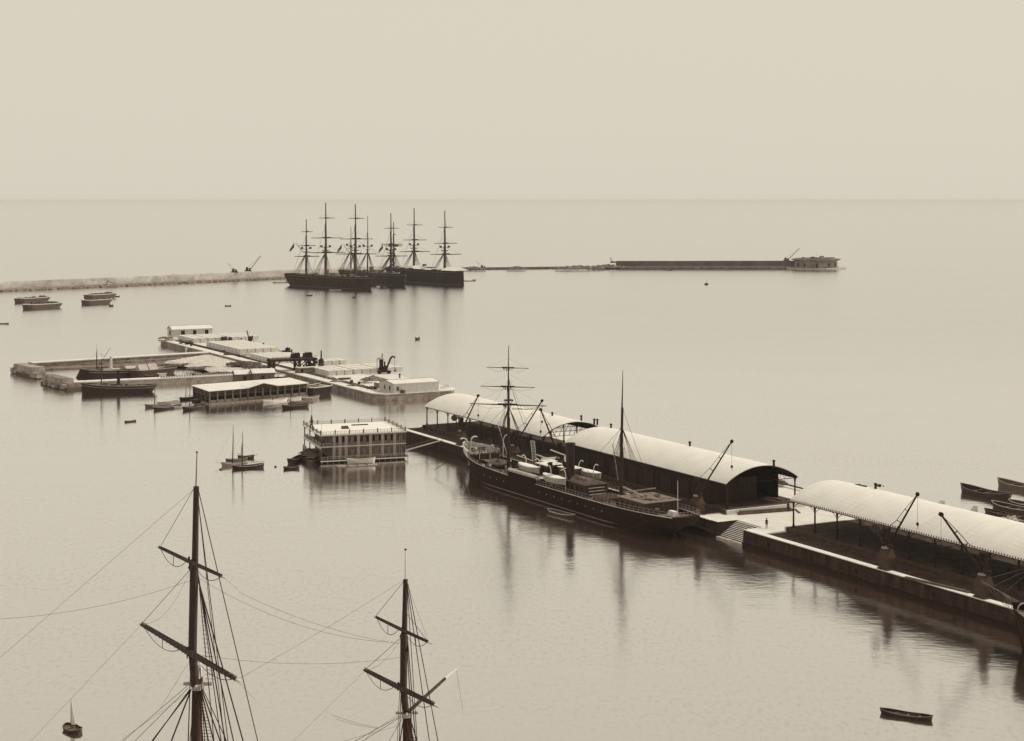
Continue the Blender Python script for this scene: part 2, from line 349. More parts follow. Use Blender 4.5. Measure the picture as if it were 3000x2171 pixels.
# ------------------------------------------------------------ setting: the sea
def make_water():
    m = bpy.data.materials.new('sea_water'); m.use_nodes = True; t = m.node_tree; n = t.nodes; l = t.links
    n.remove(n['Principled BSDF']); out = n['Material Output']
    tc = n.new('ShaderNodeTexCoord')
    def noise(sx, sy, det, rz=0):
        mp = n.new('ShaderNodeMapping'); mp.inputs['Scale'].default_value = (sx, sy, 1); mp.inputs['Rotation'].default_value = (0, 0, rz); l.new(tc.outputs['Object'], mp.inputs[0])
        z = n.new('ShaderNodeTexNoise'); z.inputs['Scale'].default_value = 1; z.inputs['Detail'].default_value = det; l.new(mp.outputs[0], z.inputs[0]); return z.outputs[0]
    a = noise(.55, .9, 3, .3); b_ = noise(.05, .09, 3, -.4)
    ad = n.new('ShaderNodeMath'); ad.operation = 'MULTIPLY_ADD'; ad.inputs[1].default_value = 4.0; l.new(b_, ad.inputs[0]); l.new(a, ad.inputs[2])
    bp = n.new('ShaderNodeBump'); bp.inputs['Strength'].default_value = 1; bp.inputs['Distance'].default_value = .026; l.new(ad.outputs[0], bp.inputs['Height'])
    gl = n.new('ShaderNodeBsdfGlossy'); gl.inputs['Color'].default_value = (1, .98, .965, 1); gl.distribution = 'BECKMANN'; gp = n.new('ShaderNodeNewGeometry'); gs = n.new('ShaderNodeSeparateXYZ'); gr = n.new('ShaderNodeMapRange'); gr.inputs[1].default_value = 330; gr.inputs[2].default_value = 950; gr.inputs[3].default_value = .15; gr.inputs[4].default_value = .27; l.new(gp.outputs['Position'], gs.inputs[0]); l.new(gs.outputs[1], gr.inputs[0]); l.new(gr.outputs[0], gl.inputs['Roughness']);   # open roads are more ruffled than the sheltered dock
    l.new(bp.outputs[0], gl.inputs['Normal'])
    df = n.new('ShaderNodeBsdfDiffuse'); df.inputs['Color'].default_value = tone(.22)
    lw = n.new('ShaderNodeLayerWeight'); lw.inputs[0].default_value = .5; l.new(bp.outputs[0], lw.inputs['Normal'])
    mr = n.new('ShaderNodeMapRange'); mr.inputs[1].default_value = .55; mr.inputs[2].default_value = .95; mr.inputs[3].default_value = .64; mr.inputs[4].default_value = 1.0
    l.new(lw.outputs['Facing'], mr.inputs[0])
    r1 = noise(1.5, .6, 5, .15); r2 = noise(.012, .03, 4, .3)        # wind ripples and larger ruffled patches
    rm = n.new('ShaderNodeMapRange'); rm.inputs[1].default_value = .5; rm.inputs[2].default_value = .72; rm.inputs[3].default_value = 0; rm.inputs[4].default_value = .15; l.new(r1, rm.inputs[0])
    rp = n.new('ShaderNodeMapRange'); rp.inputs[1].default_value = .35; rp.inputs[2].default_value = .7; rp.inputs[3].default_value = .15; rp.inputs[4].default_value = 1; l.new(r2, rp.inputs[0])
    ml = n.new('ShaderNodeMath'); ml.operation = 'MULTIPLY'; l.new(rm.outputs[0], ml.inputs[0]); l.new(rp.outputs[0], ml.inputs[1])
    sb = n.new('ShaderNodeMath'); sb.operation = 'SUBTRACT'; l.new(mr.outputs[0], sb.inputs[0]); l.new(ml.outputs[0], sb.inputs[1])
    mx = n.new('ShaderNodeMixShader'); l.new(sb.outputs[0], mx.inputs[0]); l.new(df.outputs[0], mx.inputs[1]); l.new(gl.outputs[0], mx.inputs[2]); l.new(mx.outputs[0], out.inputs[0])
    return m
S_ = 150000
w_ = MB(); w_.add([(-S_, -2000, 0), (S_, -2000, 0), (S_, S_, 0), (-S_, S_, 0)], [(0, 1, 2, 3)])
tag(w_.build('water', make_water()), kind='structure')

# ------------------------------------------------------------ quay frame: s along the edge (towards the camera), n inland
A0 = Vector((-27.2, 416.5)); q_ = Vector((.470, -.883)).normalized(); n_ = Vector((-q_.y, q_.x)); RZQ = math.atan2(q_.y, q_.x)
def Q(s, n, z=0.0): p = A0+q_*s+n_*n; return Vector((p.x, p.y, z))
def atx(px, n):                              # distance s along the quay whose line at n shows at photo column px
    k = (px-1500)/F; b = A0+n_*n
    return (k*b.y-b.x)/(q_.x-k*q_.y)
QZ = 2.8; ST0, ST1 = 135.6, 143.2
AP = M(.2, .95, .1, .5, .3, .1, key='shaded_apron')
qroot = thing('quay', None, None, Q(0, 0), RZQ); tag(qroot, kind='structure'); del_ = []
m = MB()
for x0, x1 in ((-1.5, ST0), (ST1, 300)):
    m.box(x0, x1, .12, 34, -2, QZ-.004)
m.box(ST0+.003, ST1-.003, 4.2, 34, -2, QZ-.006)
m.build('quay_body', PAVE, qroot)
m = MB(); m.box(-1.3, 128.4, 1.27, 5.4, QZ-.1, QZ+.004); m.box(148.6, 300, 1.27, 5.4, QZ-.1, QZ+.004); m.build('quay_apron_shade', AP, qroot)  # dark strips paint the shed roofs' shadow onto the quay
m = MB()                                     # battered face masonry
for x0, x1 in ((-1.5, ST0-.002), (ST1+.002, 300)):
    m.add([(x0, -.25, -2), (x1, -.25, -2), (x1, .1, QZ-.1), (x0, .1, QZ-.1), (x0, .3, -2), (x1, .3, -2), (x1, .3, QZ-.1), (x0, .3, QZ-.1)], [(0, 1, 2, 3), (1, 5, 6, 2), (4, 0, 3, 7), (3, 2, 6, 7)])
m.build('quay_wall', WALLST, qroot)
m = MB()
for x0, x1 in ((-1.5, ST0-.002), (ST1+.002, 300)):
    x = x0
    while x < x1:
        x2 = min(x1, x+random.uniform(.8, 2.2)); m.box(x, x2, -.3, -.1, -1, random.uniform(.35, .6)); x = x2
m.build('weed_band', M(.04, .7, .04, 1, .3, .1, key='tide_weed'), qroot)
m = MB()                                     # coping stones, each slightly different
COPE = M(.9, .8, .08, .6, .2, .1, key='coping_stone')
x = -1.5
while x < 300:
    ln = random.uniform(1.6, 2.4); x1 = x+ln
    if not (x1 > ST0 and x < ST1):
        d = random.uniform(-.012, .012); m.box(x+.012, x1-.012, -.04+d, 1.25, QZ-.1, QZ+.03+d*.5)
    x = x1 if not (x < ST0 < x1) else x1
m.build('quay_coping', COPE, qroot)
m = MB(); m.box(-1.6, -1.5, -.1, 34, -2, QZ-.02); m.build('quay_end_wall', WALLST, qroot)
m = MB()
for x in (atx(1440, 0), 150.2, 161.7, 172.9, 190.5): m.box(x, x+.7, -.02, .3, 1.1, 1.75)
m.build('mooring_recess', DARK, qroot)
# stone steps
st = thing('stone_steps', 'flight of pale stone steps cut into the quay, leading down to the water', 'steps', Q(ST0, 0), RZQ)
W = ST1-ST0; ns = 11
for i in range(ns):
    m = MB(); y1 = 4.2-i*(3.6/ns); y0 = y1-3.6/ns; zt = QZ-(i+1)*(2.3/ns)
    m.box(.01, W-.01, y0, y1, -2, zt+random.uniform(-.01, .01)); so = m.build('step', COPE, st)
    m = MB(); m.box(.02, W-.02, y0-.03, y0-.002, zt-.24, zt-.05); m.build('riser_shade', M(.12, key='shaded_riser'), so)  # dark plate paints the shade on the step front
m = MB()
for k, x in enumerate((.0, 2.2, 4.4, 6.2)): m.box(x, x+(1.9 if k < 3 else 1.6), -.35-.1*(k % 2), .5, -1, .30+.03*(k % 2))
m.build('landing_slab', M(.6, .8, .12, .8, .2, .1, key='wet_landing'), st)
m = MB(); m.box(-.004, .01, .1, 4.2, -1, QZ-.02); m.build('cheek_wall', WALLST, st); m = MB(); m.box(W-.01, W+.004, .1, 4.2, -1, QZ-.02); m.build('cheek_wall', WALLST, st)

# ------------------------------------------------------------ iron sheds
EZ = 8.25; PZ = 3.55; N0 = 6.5; SPN = 15.4; RISE = 2.75
def arch(u): return EZ+RISE*(1-(2*u-1)**2)**.95
def shed(s0, s1, label, closed=False, teeth=False, colstep=5.85, pext=(1.0, 1.0), gable=True):
    L = s1-s0; t = thing('quay_shed', label, 'shed', Q(s0, N0, QZ), RZQ, 'iron sheds along the quay'); z0 = QZ
    m = MB(); m.box(-pext[0], L+pext[1], -1.0, SPN+1.0, -.5, PZ-z0); m.build('platform', DIRT, t)
    m = MB(); 
    m.box(-pext[0]+.36, L+pext[1]-.36, -1.12, -.62, -.45, PZ-z0+.02); m.box(-pext[0]-.004, L+pext[1]+.004, SPN+.62, SPN+1.12, -.45, PZ-z0+.02); m.build('platform_kerb', M(.22, .9, .08, .8, .2, .1, key='shaded_kerb'), t); m = MB()  # long kerbs coloured dark for their shade, end edges stay pale
    m.box(-pext[0]-.1, -pext[0]+.35, -1.1, SPN+1.1, -.45, PZ-z0+.024); m.build('platform_edge', COPE, t); m = MB(); m.box(L+pext[1]-.35, L+pext[1]+.1, -1.1, SPN+1.1, -.45, PZ-z0+.024)
    m.build('platform_edge', COPE, t)
    K = 22; m = MB(); ov = .55; rows = []
    nx = max(2, int(L/3)); 
    for i in range(nx+1):
        x = -.4+(L+.8)*i/nx; r = []
        for j in range(K+1):
            u = j/K; y = -ov+(SPN+2*ov)*u; r.append((x, y, arch(u)-z0+.04*math.sin(i*2.1)*math.sin(j)))
        for j in range(K, -1, -1):
            u = j/K; y = -ov+(SPN+2*ov)*u; r.append((x, y, arch(u)-z0-.12))
        r.append(r[0]); rows.append(r)
    m.loft(rows, False); k = len(rows[0]); m.f.append(tuple(range(k-1))[::-1]); m.f.append(tuple(range((len(rows)-1)*k, len(rows)*k-1)))
    m.f = [tuple(reversed(f)) for f in m.f]
    m.build('roof', ROOFM, t)
    m = MB(); m.loft([[(x_, -.45+(SPN+.9)*j/K, arch(j/K)-z0-.135) for j in range(K+1)] for x_ in (-.36, L+.36)], False); m.build('roof_shade_sheet', UNDERSHADE, t)  # sheet added to darken the roof underside and its reflection in the water
    m = MB(); m.box(-.3, L+.3, -.3, -.1, EZ-z0-.32, EZ-z0-.02); m.box(-.3, L+.3, SPN+.1, SPN+.3, EZ-z0-.32, EZ-z0-.02)
    if teeth:
        x = -.3
        while x < L+.3: m.box(x, x+.11, -.62, -.52, EZ-z0-.05, EZ-z0+.24); x += .55
    m.build('eave_beam', IRON, t)
    nc = int(round(L/colstep))
    for i in range(nc+1):
        x = L*i/nc
        for y in (0, SPN):
            if closed and y == 0 and 0 < i < nc: continue
            if closed and y > 0 and i not in (0, nc): continue
            m = MB(); m.tube((x, y, PZ-z0), (x, y, EZ-z0-.1), .17, .13, 8); m.tube((x, y, PZ-z0), (x, y, PZ-z0+.5), .26, .2, 8); m.tube((x, y, EZ-z0-.9), (x, y, EZ-z0-.1), .16, .26, 8)
            m.build('column', IRON, t)
    m = MB()                                  # arched brackets between the columns
    if not closed:
        for i in range(nc):
            xa = L*i/nc; xb = L*(i+1)/nc
            m.path([(xa+(xb-xa)*k/10, 0, EZ-z0-.2-1.1*abs(2*k/10-1)**3) for k in range(11)], .06, 4)
    for x in [0, L]+([] if closed else [L*i/nc for i in range(1, nc)]):
        m.path([(x, SPN*j/12, arch(j/12)-z0-.2) for j in range(13)], .09, 4)
        m.tube((x, 0, EZ-z0-.25), (x, SPN, EZ-z0-.25), .06, None, 4)
        for j in range(1, 12):
            m.tube((x, SPN*j/12, EZ-z0-.25), (x, SPN*j/12, arch(j/12)-z0-.2), .04, None, 4)
            if j < 11: m.tube((x, SPN*j/12, EZ-z0-.25), (x, SPN*(j+1)/12, arch((j+1)/12)-z0-.2), .04, None, 4)
    if x and nx:
        for j in range(1, 12, 1): m.tube((0, SPN*j/12, arch(j/12)-z0-.22), (L, SPN*j/12, arch(j/12)-z0-.22), .05, None, 4)
    m.build('roof_truss', IRON, t)
    if closed:
        xe = L-5.2
        m = MB(); m.box(2, xe, -.12, .1, PZ-z0, EZ-z0-.03)
        x = 2
        while x < xe: m.box(x, x+.16, -.2, -.121, PZ-z0, EZ-z0-.1); x += 1.45
        m.build('wall', DARKW, t)
        m = MB(); m.box(2, xe, SPN-.1, SPN+.1, PZ-z0, EZ-z0-.03); m.build('wall', DARKW, t)
        m = MB(); pts = [(0, PZ-z0)]+[(SPN*j/12, arch(j/12)-z0-.16) for j in range(13)]+[(SPN, PZ-z0)]
        for xx in (2.0, ):
            n = len(pts); m.add([(xx, y, z) for y, z in pts]+[(xx+.15, y, z) for y, z in pts], [tuple(range(n)), tuple(range(n, 2*n))[::-1]]+[(i, (i+1) % n, n+(i+1) % n, n+i) for i in range(n)])
        m.build('end_wall', DARKW, t)
        # recessed end screen, open doorway on the far side
        m = MB(); m.box(xe-.1, xe+.05, .1, SPN-5.0, PZ-z0, EZ-z0-.3); m.build('end_screen', DARKW, t)
        for k in range(7):
            x = 6+k*(xe-10)/7; m = MB(); m.box(x, x+3.4, -.3, -.2, PZ-z0, PZ-z0+3.4); m.tube((x-.5, -.35, PZ-z0+3.5), (x+4, -.35, PZ-z0+3.5), .06, None, 5); m.build('sliding_door', M(.1, .8, .04, 2, .1, .2, key='dark_door', streak=.2), t)
    return t
sh1 = shed(.3, 60.5, 'long open iron shed at the far end of the quay, white roof on thin columns', pext=(.5, 1))
sh2 = shed(71, 129.3, 'dark boarded shed beside the steamer, its wide arched gable open at the near end', closed=True, pext=(1, 1.6))
sh3 = shed(148.9, 225, 'nearest open iron shed in the lower right, toothed eave above a row of columns', teeth=True)
RG = 'small dark ventilators and cowl-shaped lumps standing on the shed roof ridges'
def vent(px, py, label, z=11.0):
    p = P(px, py+3, z); t = thing('roof_ventilator', label, 'roof ventilator', p, 0, RG)
    m = MB(); m.tube((0, 0, -.5), (0, 0, .55), .22, .2, 8); m.build('pipe', IRON, t)
    m = MB(); m.lathe((0, 0, .55), [(.36, 0), (.3, .16), (.08, .3)], 8); m.build('cap', IRON, t)
vent(1618, 1215, 'small ventilator on the roof of the far open shed, left of the bare arched truss')
vent(1790, 1249, 'small ventilator on the far end of the boarded shed roof, left of the rear mast')
vent(2021, 1302, 'small ventilator on the middle of the boarded shed roof, right of the rear mast')
vent(2267, 1357, 'small ventilator on the near end of the boarded shed roof, above the arched gable')
vent(2565, 1426, 'small ventilator on the roof of the nearest shed, beside scattered dark lumps')
vent(1703, 1224, 'leftmost dark lump shaped as a cowl on the roof over the bare arched truss', 10.9)  # this and the next two: likely seated workers, given the cowl shape
vent(1741, 1234, 'left one of the close pair of dark lumps shaped as cowls right of the bare truss', 10.6)
vent(1750, 1235, 'right one of the close pair of dark lumps shaped as cowls right of the bare truss', 10.6)
def dormer(px, py, label, z=9.2, ln=1.8):
    p = P(px, py, z); t = thing('roof_dormer', label, 'dormer', p, RZQ, 'little dormers on the nearest shed roof')
    m = MB(); m.add([(0, 0, -.5), (0, -ln, -.3), (0, 0, .6), (.9, 0, -.5), (.9, -ln, -.3), (.9, 0, .6)], [(0, 1, 2), (3, 5, 4), (0, 3, 4, 1), (1, 4, 5, 2), (2, 5, 3, 0)]); m.build('hood', M(.62, key='dormer_board'), t)
dormer(2757, 1476, 'larger wedge-shaped dormer on the nearest shed roof, toward the moored boats')
dormer(2853, 1492, 'smaller wedge-shaped dormer on the nearest shed roof, closest to the moored boats', ln=1.1)
# scattered lumps on the near roof
for k, (px, py, tx) in enumerate(((2512, 1420, 'leftmost dark bundle of sheeting lying on the nearest shed roof'), (2534, 1424, 'middle dark bundle of sheeting lying on the nearest shed roof'), (2577, 1422, 'flat dark plank on the nearest shed roof, right of its ventilator'))):
    p = P(px, py, 10.9); t = thing('sheet_bundle', tx, 'bundle', p, RZQ+.6, 'debris on the nearest shed roof')
    m = MB(); rocks(m, (0, 0), .7, .25, .12, 6, .2, .45, -.1); m.build('sheeting', IRON, t)
# timber baulks lying on the quay between the sheds
def baulk(a, b, label, r=.18, z=QZ, v=.3):
    p0 = P(*a, z); p1 = P(*b, z); d = p1-p0; t = thing('timber_baulk', label, 'timber', p0, math.atan2(d.y, d.x), 'timber baulks on the quay')
    m = MB(); L = d.length; m.box(0, L, -r*2, r*2, 0, r*1.6); m.box(.3, L-.5, -r*1.4, r*1.2, r*1.6+.002, r*2.6); m.build('beam', M(v, key='baulk_timber'), t)
baulk((2164, 1508), (2322, 1496), 'long dark timber baulk on the pale quay beside the shed platform', .25)
baulk((2233, 1455), (2290, 1467), 'thin pole lying on the platform inside the arched gable', .08, PZ+.05)
baulk((2330, 1493), (2343, 1504), 'short stick leaning at the right end of the long baulk', .08)
baulk((2275, 1414), (2301, 1422), 'thick beam beyond the arched gable, at the far edge of the quay', .3, 3.2)
baulk((2301, 1420), (2352, 1433), 'thin spar beyond the arched gable, against the pale water', .1, 3.2)
baulk((2650, 1693), (2840, 1738), 'pair of long rails lying just behind the coping near the rightmost crane', .12, QZ)
person(Q(144.0, 4.6, QZ)*0+P(2246, 1548, QZ), R(150), 'person in dark clothes and hat standing alone on the pale quay near the steps', v=.05)
person(P(1241, 1256, QZ+.5), R(200), 'left of two people sitting on a heap at the far end of the quay', 'sit', v=.05)
person(P(1247, 1257, QZ+.5), R(170), 'right of two people sitting on a heap at the far end of the quay', 'sit', v=.05)
person(P(2309, 1500, PZ), R(190), 'person in dark clothes standing by the corner column of the nearest shed', v=.05)
m = MB(); rocks(m, P(1240, 1259, QZ), 2.2, 1.2, .7, 60, .3, .7, QZ); tag(m.build('rubble_heap', M(.3, key='dark_rubble')), 'low dark heap at the far end of the quay, where two people sit', 'rubble heap')

# ------------------------------------------------------------ quay cranes
def crane(px, label, tip, ped='full', foot=(0, 0), cw=None, n=1.1, jz=1.0):
    s = atx(px, n); p = Q(s, n, QZ); t = thing('quay_crane', label, 'crane', p, RZQ, 'jib cranes along the quay edge'); Y = p.y
    m = MB(); m.box(-1.15, 1.15, -.95, .95, 0, .25); m.add([(-.95, -.8, .25), (.95, -.8, .25), (.95, .8, .25), (-.95, .8, .25), (-1.1, -.95, 1.9), (1.1, -.95, 1.9), (1.1, .95, 1.9), (-1.1, .95, 1.9), (-.65, -.6, 3.3), (.65, -.6, 3.3), (.65, .6, 3.3), (-.65, .6, 3.3)],
        [(0, 1, 5, 4), (1, 2, 6, 5), (2, 3, 7, 6), (3, 0, 4, 7), (4, 5, 9, 8), (5, 6, 10, 9), (6, 7, 11, 10), (7, 4, 8, 11), (8, 9, 10, 11), (0, 3, 2, 1)]); m.build('pedestal', M(.2, .8, .05, 1.5, .1, .1, key='crane_pedestal_paint'), t)
    m = MB(); m.lathe((0, 0, 3.3), [(.85, 0), (.85, .14), (.55, .2), (.55, .3)], 16); m.build('turntable', M(.6, key='turntable_rim'), t)
    m = MB()
    for d in (-.45, .45): m.box(d-.14, d+.14, -.3, .3, 3.3, 6.4, .02, .06)
    m.box(-.5, .5, -.2, .2, 4.6, 4.9); m.tube((-.6, 0, 6.2), (.6, 0, 6.2), .32, None, 12); m.tube((-.5, 0, 4.2), (.5, 0, 4.2), .4, None, 12); m.build('post', IRON, t)
    mi = (Matrix.Translation(p) @ Matrix.Rotation(RZQ, 4, 'Z')).inverted()
    T = mi @ PY(tip[0], tip[1], Y-jz); B_ = Vector((0, 0, 4.0)); dr = (T-B_); ln = dr.length; dn = dr.normalized(); B_ = B_+Vector((dn.x, dn.y, 0))*.8; hz = Vector((dn.x, dn.y, 0)).normalized()
    m = MB(); pr = Vector((-hz.y, hz.x, 0))*.16
    m.tube(B_+pr, T+pr*.5, .17, .13, 6); m.tube(B_-pr, T-pr*.5, .17, .13, 6)
    m.tube(T-pr*1.6, T+pr*1.6, .32, None, 12); jo = m.build('jib', IRON, t)
    up = Vector((0, 0, 6.3)); m = MB()
    nv = (Vector((0, 0, 1))-dn*dn.z).normalized()
    for u in (.42, .66):
        c = B_+(T-B_)*u
        for sgn in (-1, 1): m.tube(c+pr*sgn*.7, c+pr*sgn*.9+nv*1.0*(1.2-u), .045, None, 5)
    m.build('spreader', IRON, t)
    m = MB()
    for sgn in (-1, 1):
        pts = [up+pr*sgn]+[B_+(T-B_)*u+pr*sgn*.9+nv*1.0*(1.2-u) for u in (.42, .66)]+[T]
        m.path(pts, .03, 4)
    m.build('tie_rod', IRON, t)
    m = MB(); m.tube(T, T-Vector((0, 0, 4.2)), .03, None, 4); m.lathe(T-Vector((0, 0, 4.9)), [(.05, 0), (.2, .15), (.24, .35), (.1, .6)], 10); m.path([T-Vector((0, 0, 4.9)), T-Vector((-.12, 0, 5.15)), T-Vector((.05, 0, 5.3))], .05, 4); m.build('hook_and_chain', IRON, t)
    m = MB(); back = -hz*1.7+Vector((0, 0, 6.3)); 
    if cw: m.tube(back-pr.normalized()*.35, back+pr.normalized()*.35, .72, None, 16); m.tube(Vector((0, 0, 3.8))-hz*.4, back, .12, None, 6)
    else: m.box(-.6, .6, -.55, .55, 3.9, 4.6)
    m.build('counterweight', M(.14, key='cast_counterweight') if cw else IRON, t)
    m = MB(); m.box(.8, 1.15, -.35, .35, 3.35, 4.1, .05, .05); m.tube((.9, -.5, 3.9), (.9, .5, 3.9), .2, None, 10); m.build('gearbox', IRON, t)
    return t
crane(1352, 'farthest quay crane, jib leaning right, between the pavilion and the steamer bow', (1401, 1159), cw=1)
crane(1507, 'quay crane behind the steamer foremast, with its thick jib crossing the lowest yard', (1588, 1174))
crane(1640, 'quay crane behind the steamer funnel, with its jib leaning to the left', (1584, 1200))
crane(2044, 'quay crane just beyond the steamer stern, jib over the boarded shed roof', (2144, 1293))
crane(2598, 'quay crane with a round counterweight, second from the right, in front of the nearest shed', (2688, 1448), cw=1)
crane(2882, 'rightmost quay crane, with its jib leaning left, in front of the nearest shed', (2757, 1507))
# ------------------------------------------------------------ steamer alongside the quay
def steamer():
    a = Q(52.5, -7.1); b = Q(129, -5.5); L = (b-a).length; rz = math.atan2(b.y-a.y, b.x-a.x)
    t = thing('cargo_steamer', 'large dark steamer moored along the quay, with white lifeboats, tall black funnel and two masts', 'steamship', a, rz)
    B = 10.0
    zd = lambda u: 2.75+2.0*(1-u)**6+.5*u**6
    hm, dm = hull(L, B, zd, .6, ob=3.0, os_=4.6, fb=.26, fs=.24, sw=.62, n=44, keel=-2, full=.9)
    hm.build('hull', DARK, t, smooth=False); dm.build('deck', DECK, t)
    mi = (Matrix.Translation(a) @ Matrix.Rotation(rz, 4, 'Z')).inverted()
    E = lambda side, t0, t1, n, up=.6, ins=.06: edge_pts(L, B, zd, up, 3.0, 4.6, .26, .62, .24, side, t0, t1, n, .6, ins)
    W_ = lambda px, py, n: mi @ PY(px, py, Q(atx(px, n), n).y)     # a photo point on the fore-and-aft plane n
    # boot line
    m = MB()
    f = lambda u: math.sin(math.pi/2*max(0, min(1, u)))
    for s_ in (-1, 1):
        pts = []
        for i in range(41):
            u = i/40; w1 = B/2*min(f(u/.26)**.9, 1)*min(f((1-u)/.24)**.8+.02, 1); pts.append((u*L, s_*(max(.02, w1)+.04), .42))
        m.path(pts, .09, 4)
    m.build('boot_line', M(.4, key='boot_line_paint'), t)
    # forecastle
    n_f = 9; m = MB(); top = lambda u: 5.7+.9*(1-u/.1)
    lo = [E(s_, 0, .1, n_f, .55, 0) for s_ in (-1, 1)]
    for side in (0, 1):
        rows = [[(p.x, p.y, p.z), (p.x-.1, p.y*1.01, 5.2+.6*(1-i/n_f)), (p.x-.25, p.y*1.03, 5.8+.9*(1-i/n_f)), (p.x-.05, p.y*.96, 5.8+.9*(1-i/n_f)), (p.x, p.y*.94, 5.0)] for i, p in enumerate(lo[side])]
        m.loft(rows, False)
    m.build('forecastle_side', M(.86, .7, .12, 1.4, .1, .2, key='worn_forecastle_paint'), t)
    m = MB(); l0, l1 = lo
    pts = [(p.x, p.y*.93, 5.15) for p in l0]+[(p.x, p.y*.93, 5.15) for p in l1[::-1]]; m.prism([(x, y) for x, y, z in pts], 5.0, 5.15); m.build('forecastle_deck', M(.3, .8, .25, 2, .2, .2, key='littered_deck'), t)
    m = MB(); p = lo[0][-1]; q = lo[1][-1]; m.box(p.x-.1, p.x+.05, p.y*.97, q.y*.97, 2.8, 5.0); m.build('forecastle_bulkhead', M(.1, key='dark_bulkhead'), t)
    m = MB()
    for y in (-3.8, -1.2, 1.4, 3.8): m.tube((p.x+.15, y, 2.9), (p.x+.15, y, 5.05), .08, None, 6)
    m.build('stanchions', WHITE, t)
    rail(t, [Vector((v_.x*1+.1, v_.y*.9, 5.5)) for v_ in lo[0]]+[], 1.0, M(.6, key='pale_rail'), 'railing')
    rail(t, [Vector((v_.x*1+.1, v_.y*.9, 5.5)) for v_ in lo[1]]+[], 1.0, M(.6, key='pale_rail'), 'railing')
    rail(t, [Vector((p.x-.2, p.y*.9+(q.y-p.y)*.9*k/6, 5.1)) for k in range(7)], 1.0, M(.7, key='pale_rail2'), 'railing')
    m = MB(); m.box(2, 4, -1.1, 1.1, 5.1, 5.9, .2, .2); m.tube((3, -1.6, 5.7), (3, 1.6, 5.7), .38, None, 10); m.build('windlass', IRON, t)
    for (x, y) in ((.5, -1.9), (4.8, 2.6), (6.6, -2.4)):
        m = MB(); m.tube((x, y, 5.1), (x, y, 6.2), .16, None, 8); m.tube((x, y, 6.2), (x-.35, y, 6.5), .26, .34, 8); m.build('ventilator', M(.7, key='cowl_paint'), t)
    def davit(x, y, z0, h, out, mat_=WHITE, r=.09):
        m = MB(); pts = [(x, y, z0), (x, y, z0+h*.7)]+[(x, y+out*(1-math.cos(k*math.pi/10)), z0+h*.7+h*.3*math.sin(k*math.pi/10)) for k in range(1, 8)]
        m.path(pts, r, 6); m.build('davit', mat_, t)
    davit(-.8, -.8, 5.4, 2.3, -1.0, r=.16); davit(-1.4, .6, 5.4, 2.4, .9, r=.16); davit(6.8, 4.1, 3.6, 5.3, .8, r=.11)
    m = MB(); m.tube((1.5, -3.9, 4.6), (-2.8, -7.8, 1.0), .09, .06, 5); m.build('boom', IRON, t)
    m = MB(); 
    for k in range(60):
        x = random.uniform(-1.5, 7); y = random.uniform(-3, 3)*(.3+.7*max(0, x+1.5)/8.5); c = Vector((x, y, 5.15)); a_ = random.uniform(0, 6.3); l_ = random.uniform(.3, 1.0)
        m.tube(c, c+Vector((l_*math.cos(a_), l_*math.sin(a_), random.uniform(.02, .7))), .07, None, 4)
    m.build('coiled_ropes', M(.85, key='pale_rope'), t)
    for k in range(22):
        xx = 9+k*2.9
        if 24 < xx < 38: continue
        f_ = lambda u: math.sin(math.pi/2*max(0, min(1, u)))
        u = xx/L; w1 = B/2*min(f_(u/.26)**.9, 1)*min(f_((1-u)/.24)**.8+.02, 1); d1 = B/2*min(f_(u/.208)**.65, 1)*(.62+.38*min(f_((1-u)/.216)**.7, 1)); y = -(w1*.2+d1*.8)-.05
        m = MB(); m.tube((xx, y, 2.1), (xx, y+.12, 2.1), .2, None, 10); m.build('porthole', M(.35, key='porthole_rim'), t)
    m = MB(); m.path([(-.9, -1.0, 4.9), (-.7, -1.35, 4.0), (-.55, -1.5, 2.9)], .1, 5); m.path([(-1.1, -1.9, 3.0), (-.5, -1.55, 2.4), (.3, -1.7, 3.0)], .14, 5); m.tube((-.5, -1.5, 4.2), (-.5, -1.55, 2.4), .12, None, 5); m.build('anchor', IRON, t)
    # foredeck machinery, hatches
    def hatch(x0, x1, hw, h=.6, v=.3, z=2.85):
        m = MB(); m.box(x0, x1, -hw, hw, z-.1, z+h); m.box(x0+.15, x1-.15, -hw+.15, hw-.15, z+h, z+h+.07)
        x = x0+.3
        while x < x1-.3: m.box(x, x+.25, -hw+.1, hw-.1, z+h+.071, z+h+.16); x += .9
        m.build('hatch', M(v, .8, .12, 2, .2, .2, key='hatch_cover'), t)
    hatch(9.5, 14, 2.0, .7, .35, 3.2); hatch(18.8, 24.2, 2.3, .8, .4); hatch(53.5, 58.5, 2.2, .8, .25); 
    for x, y in ((15.2, -1.6), (17.8, 1.6), (62.5, -1.4), (59.2, 1.6)):
        m = MB(); m.tube((x, y-.8, 3.7), (x, y+.8, 3.7), .42, None, 10); m.box(x-.7, x+.7, y-.55, y+.55, 2.8, 3.3); m.tube((x, y-1.1, 3.7), (x, y-1.0, 3.7), .6, None, 12); m.tube((x-.5, y+.3, 3.2), (x-.5, y+.3, 4.4), .1, None, 6); m.build('winch', IRON, t)
    m = MB()
    for k in range(90):
        x = random.uniform(8.5, 25); y = random.uniform(-4.2, 4.2); s_ = random.uniform(.08, .28); z = 2.95+1.1*(1-x/25)**2
        m.box(x-s_, x+s_*random.uniform(.4, 3), y-s_*.5, y+s_*.6, z, z+s_*random.uniform(.6, 3.5), .02, .02)
    m.build('deck_gear', M(.9, .8, .1, 1, .1, .1, key='pale_gear'), t)
    m = MB()
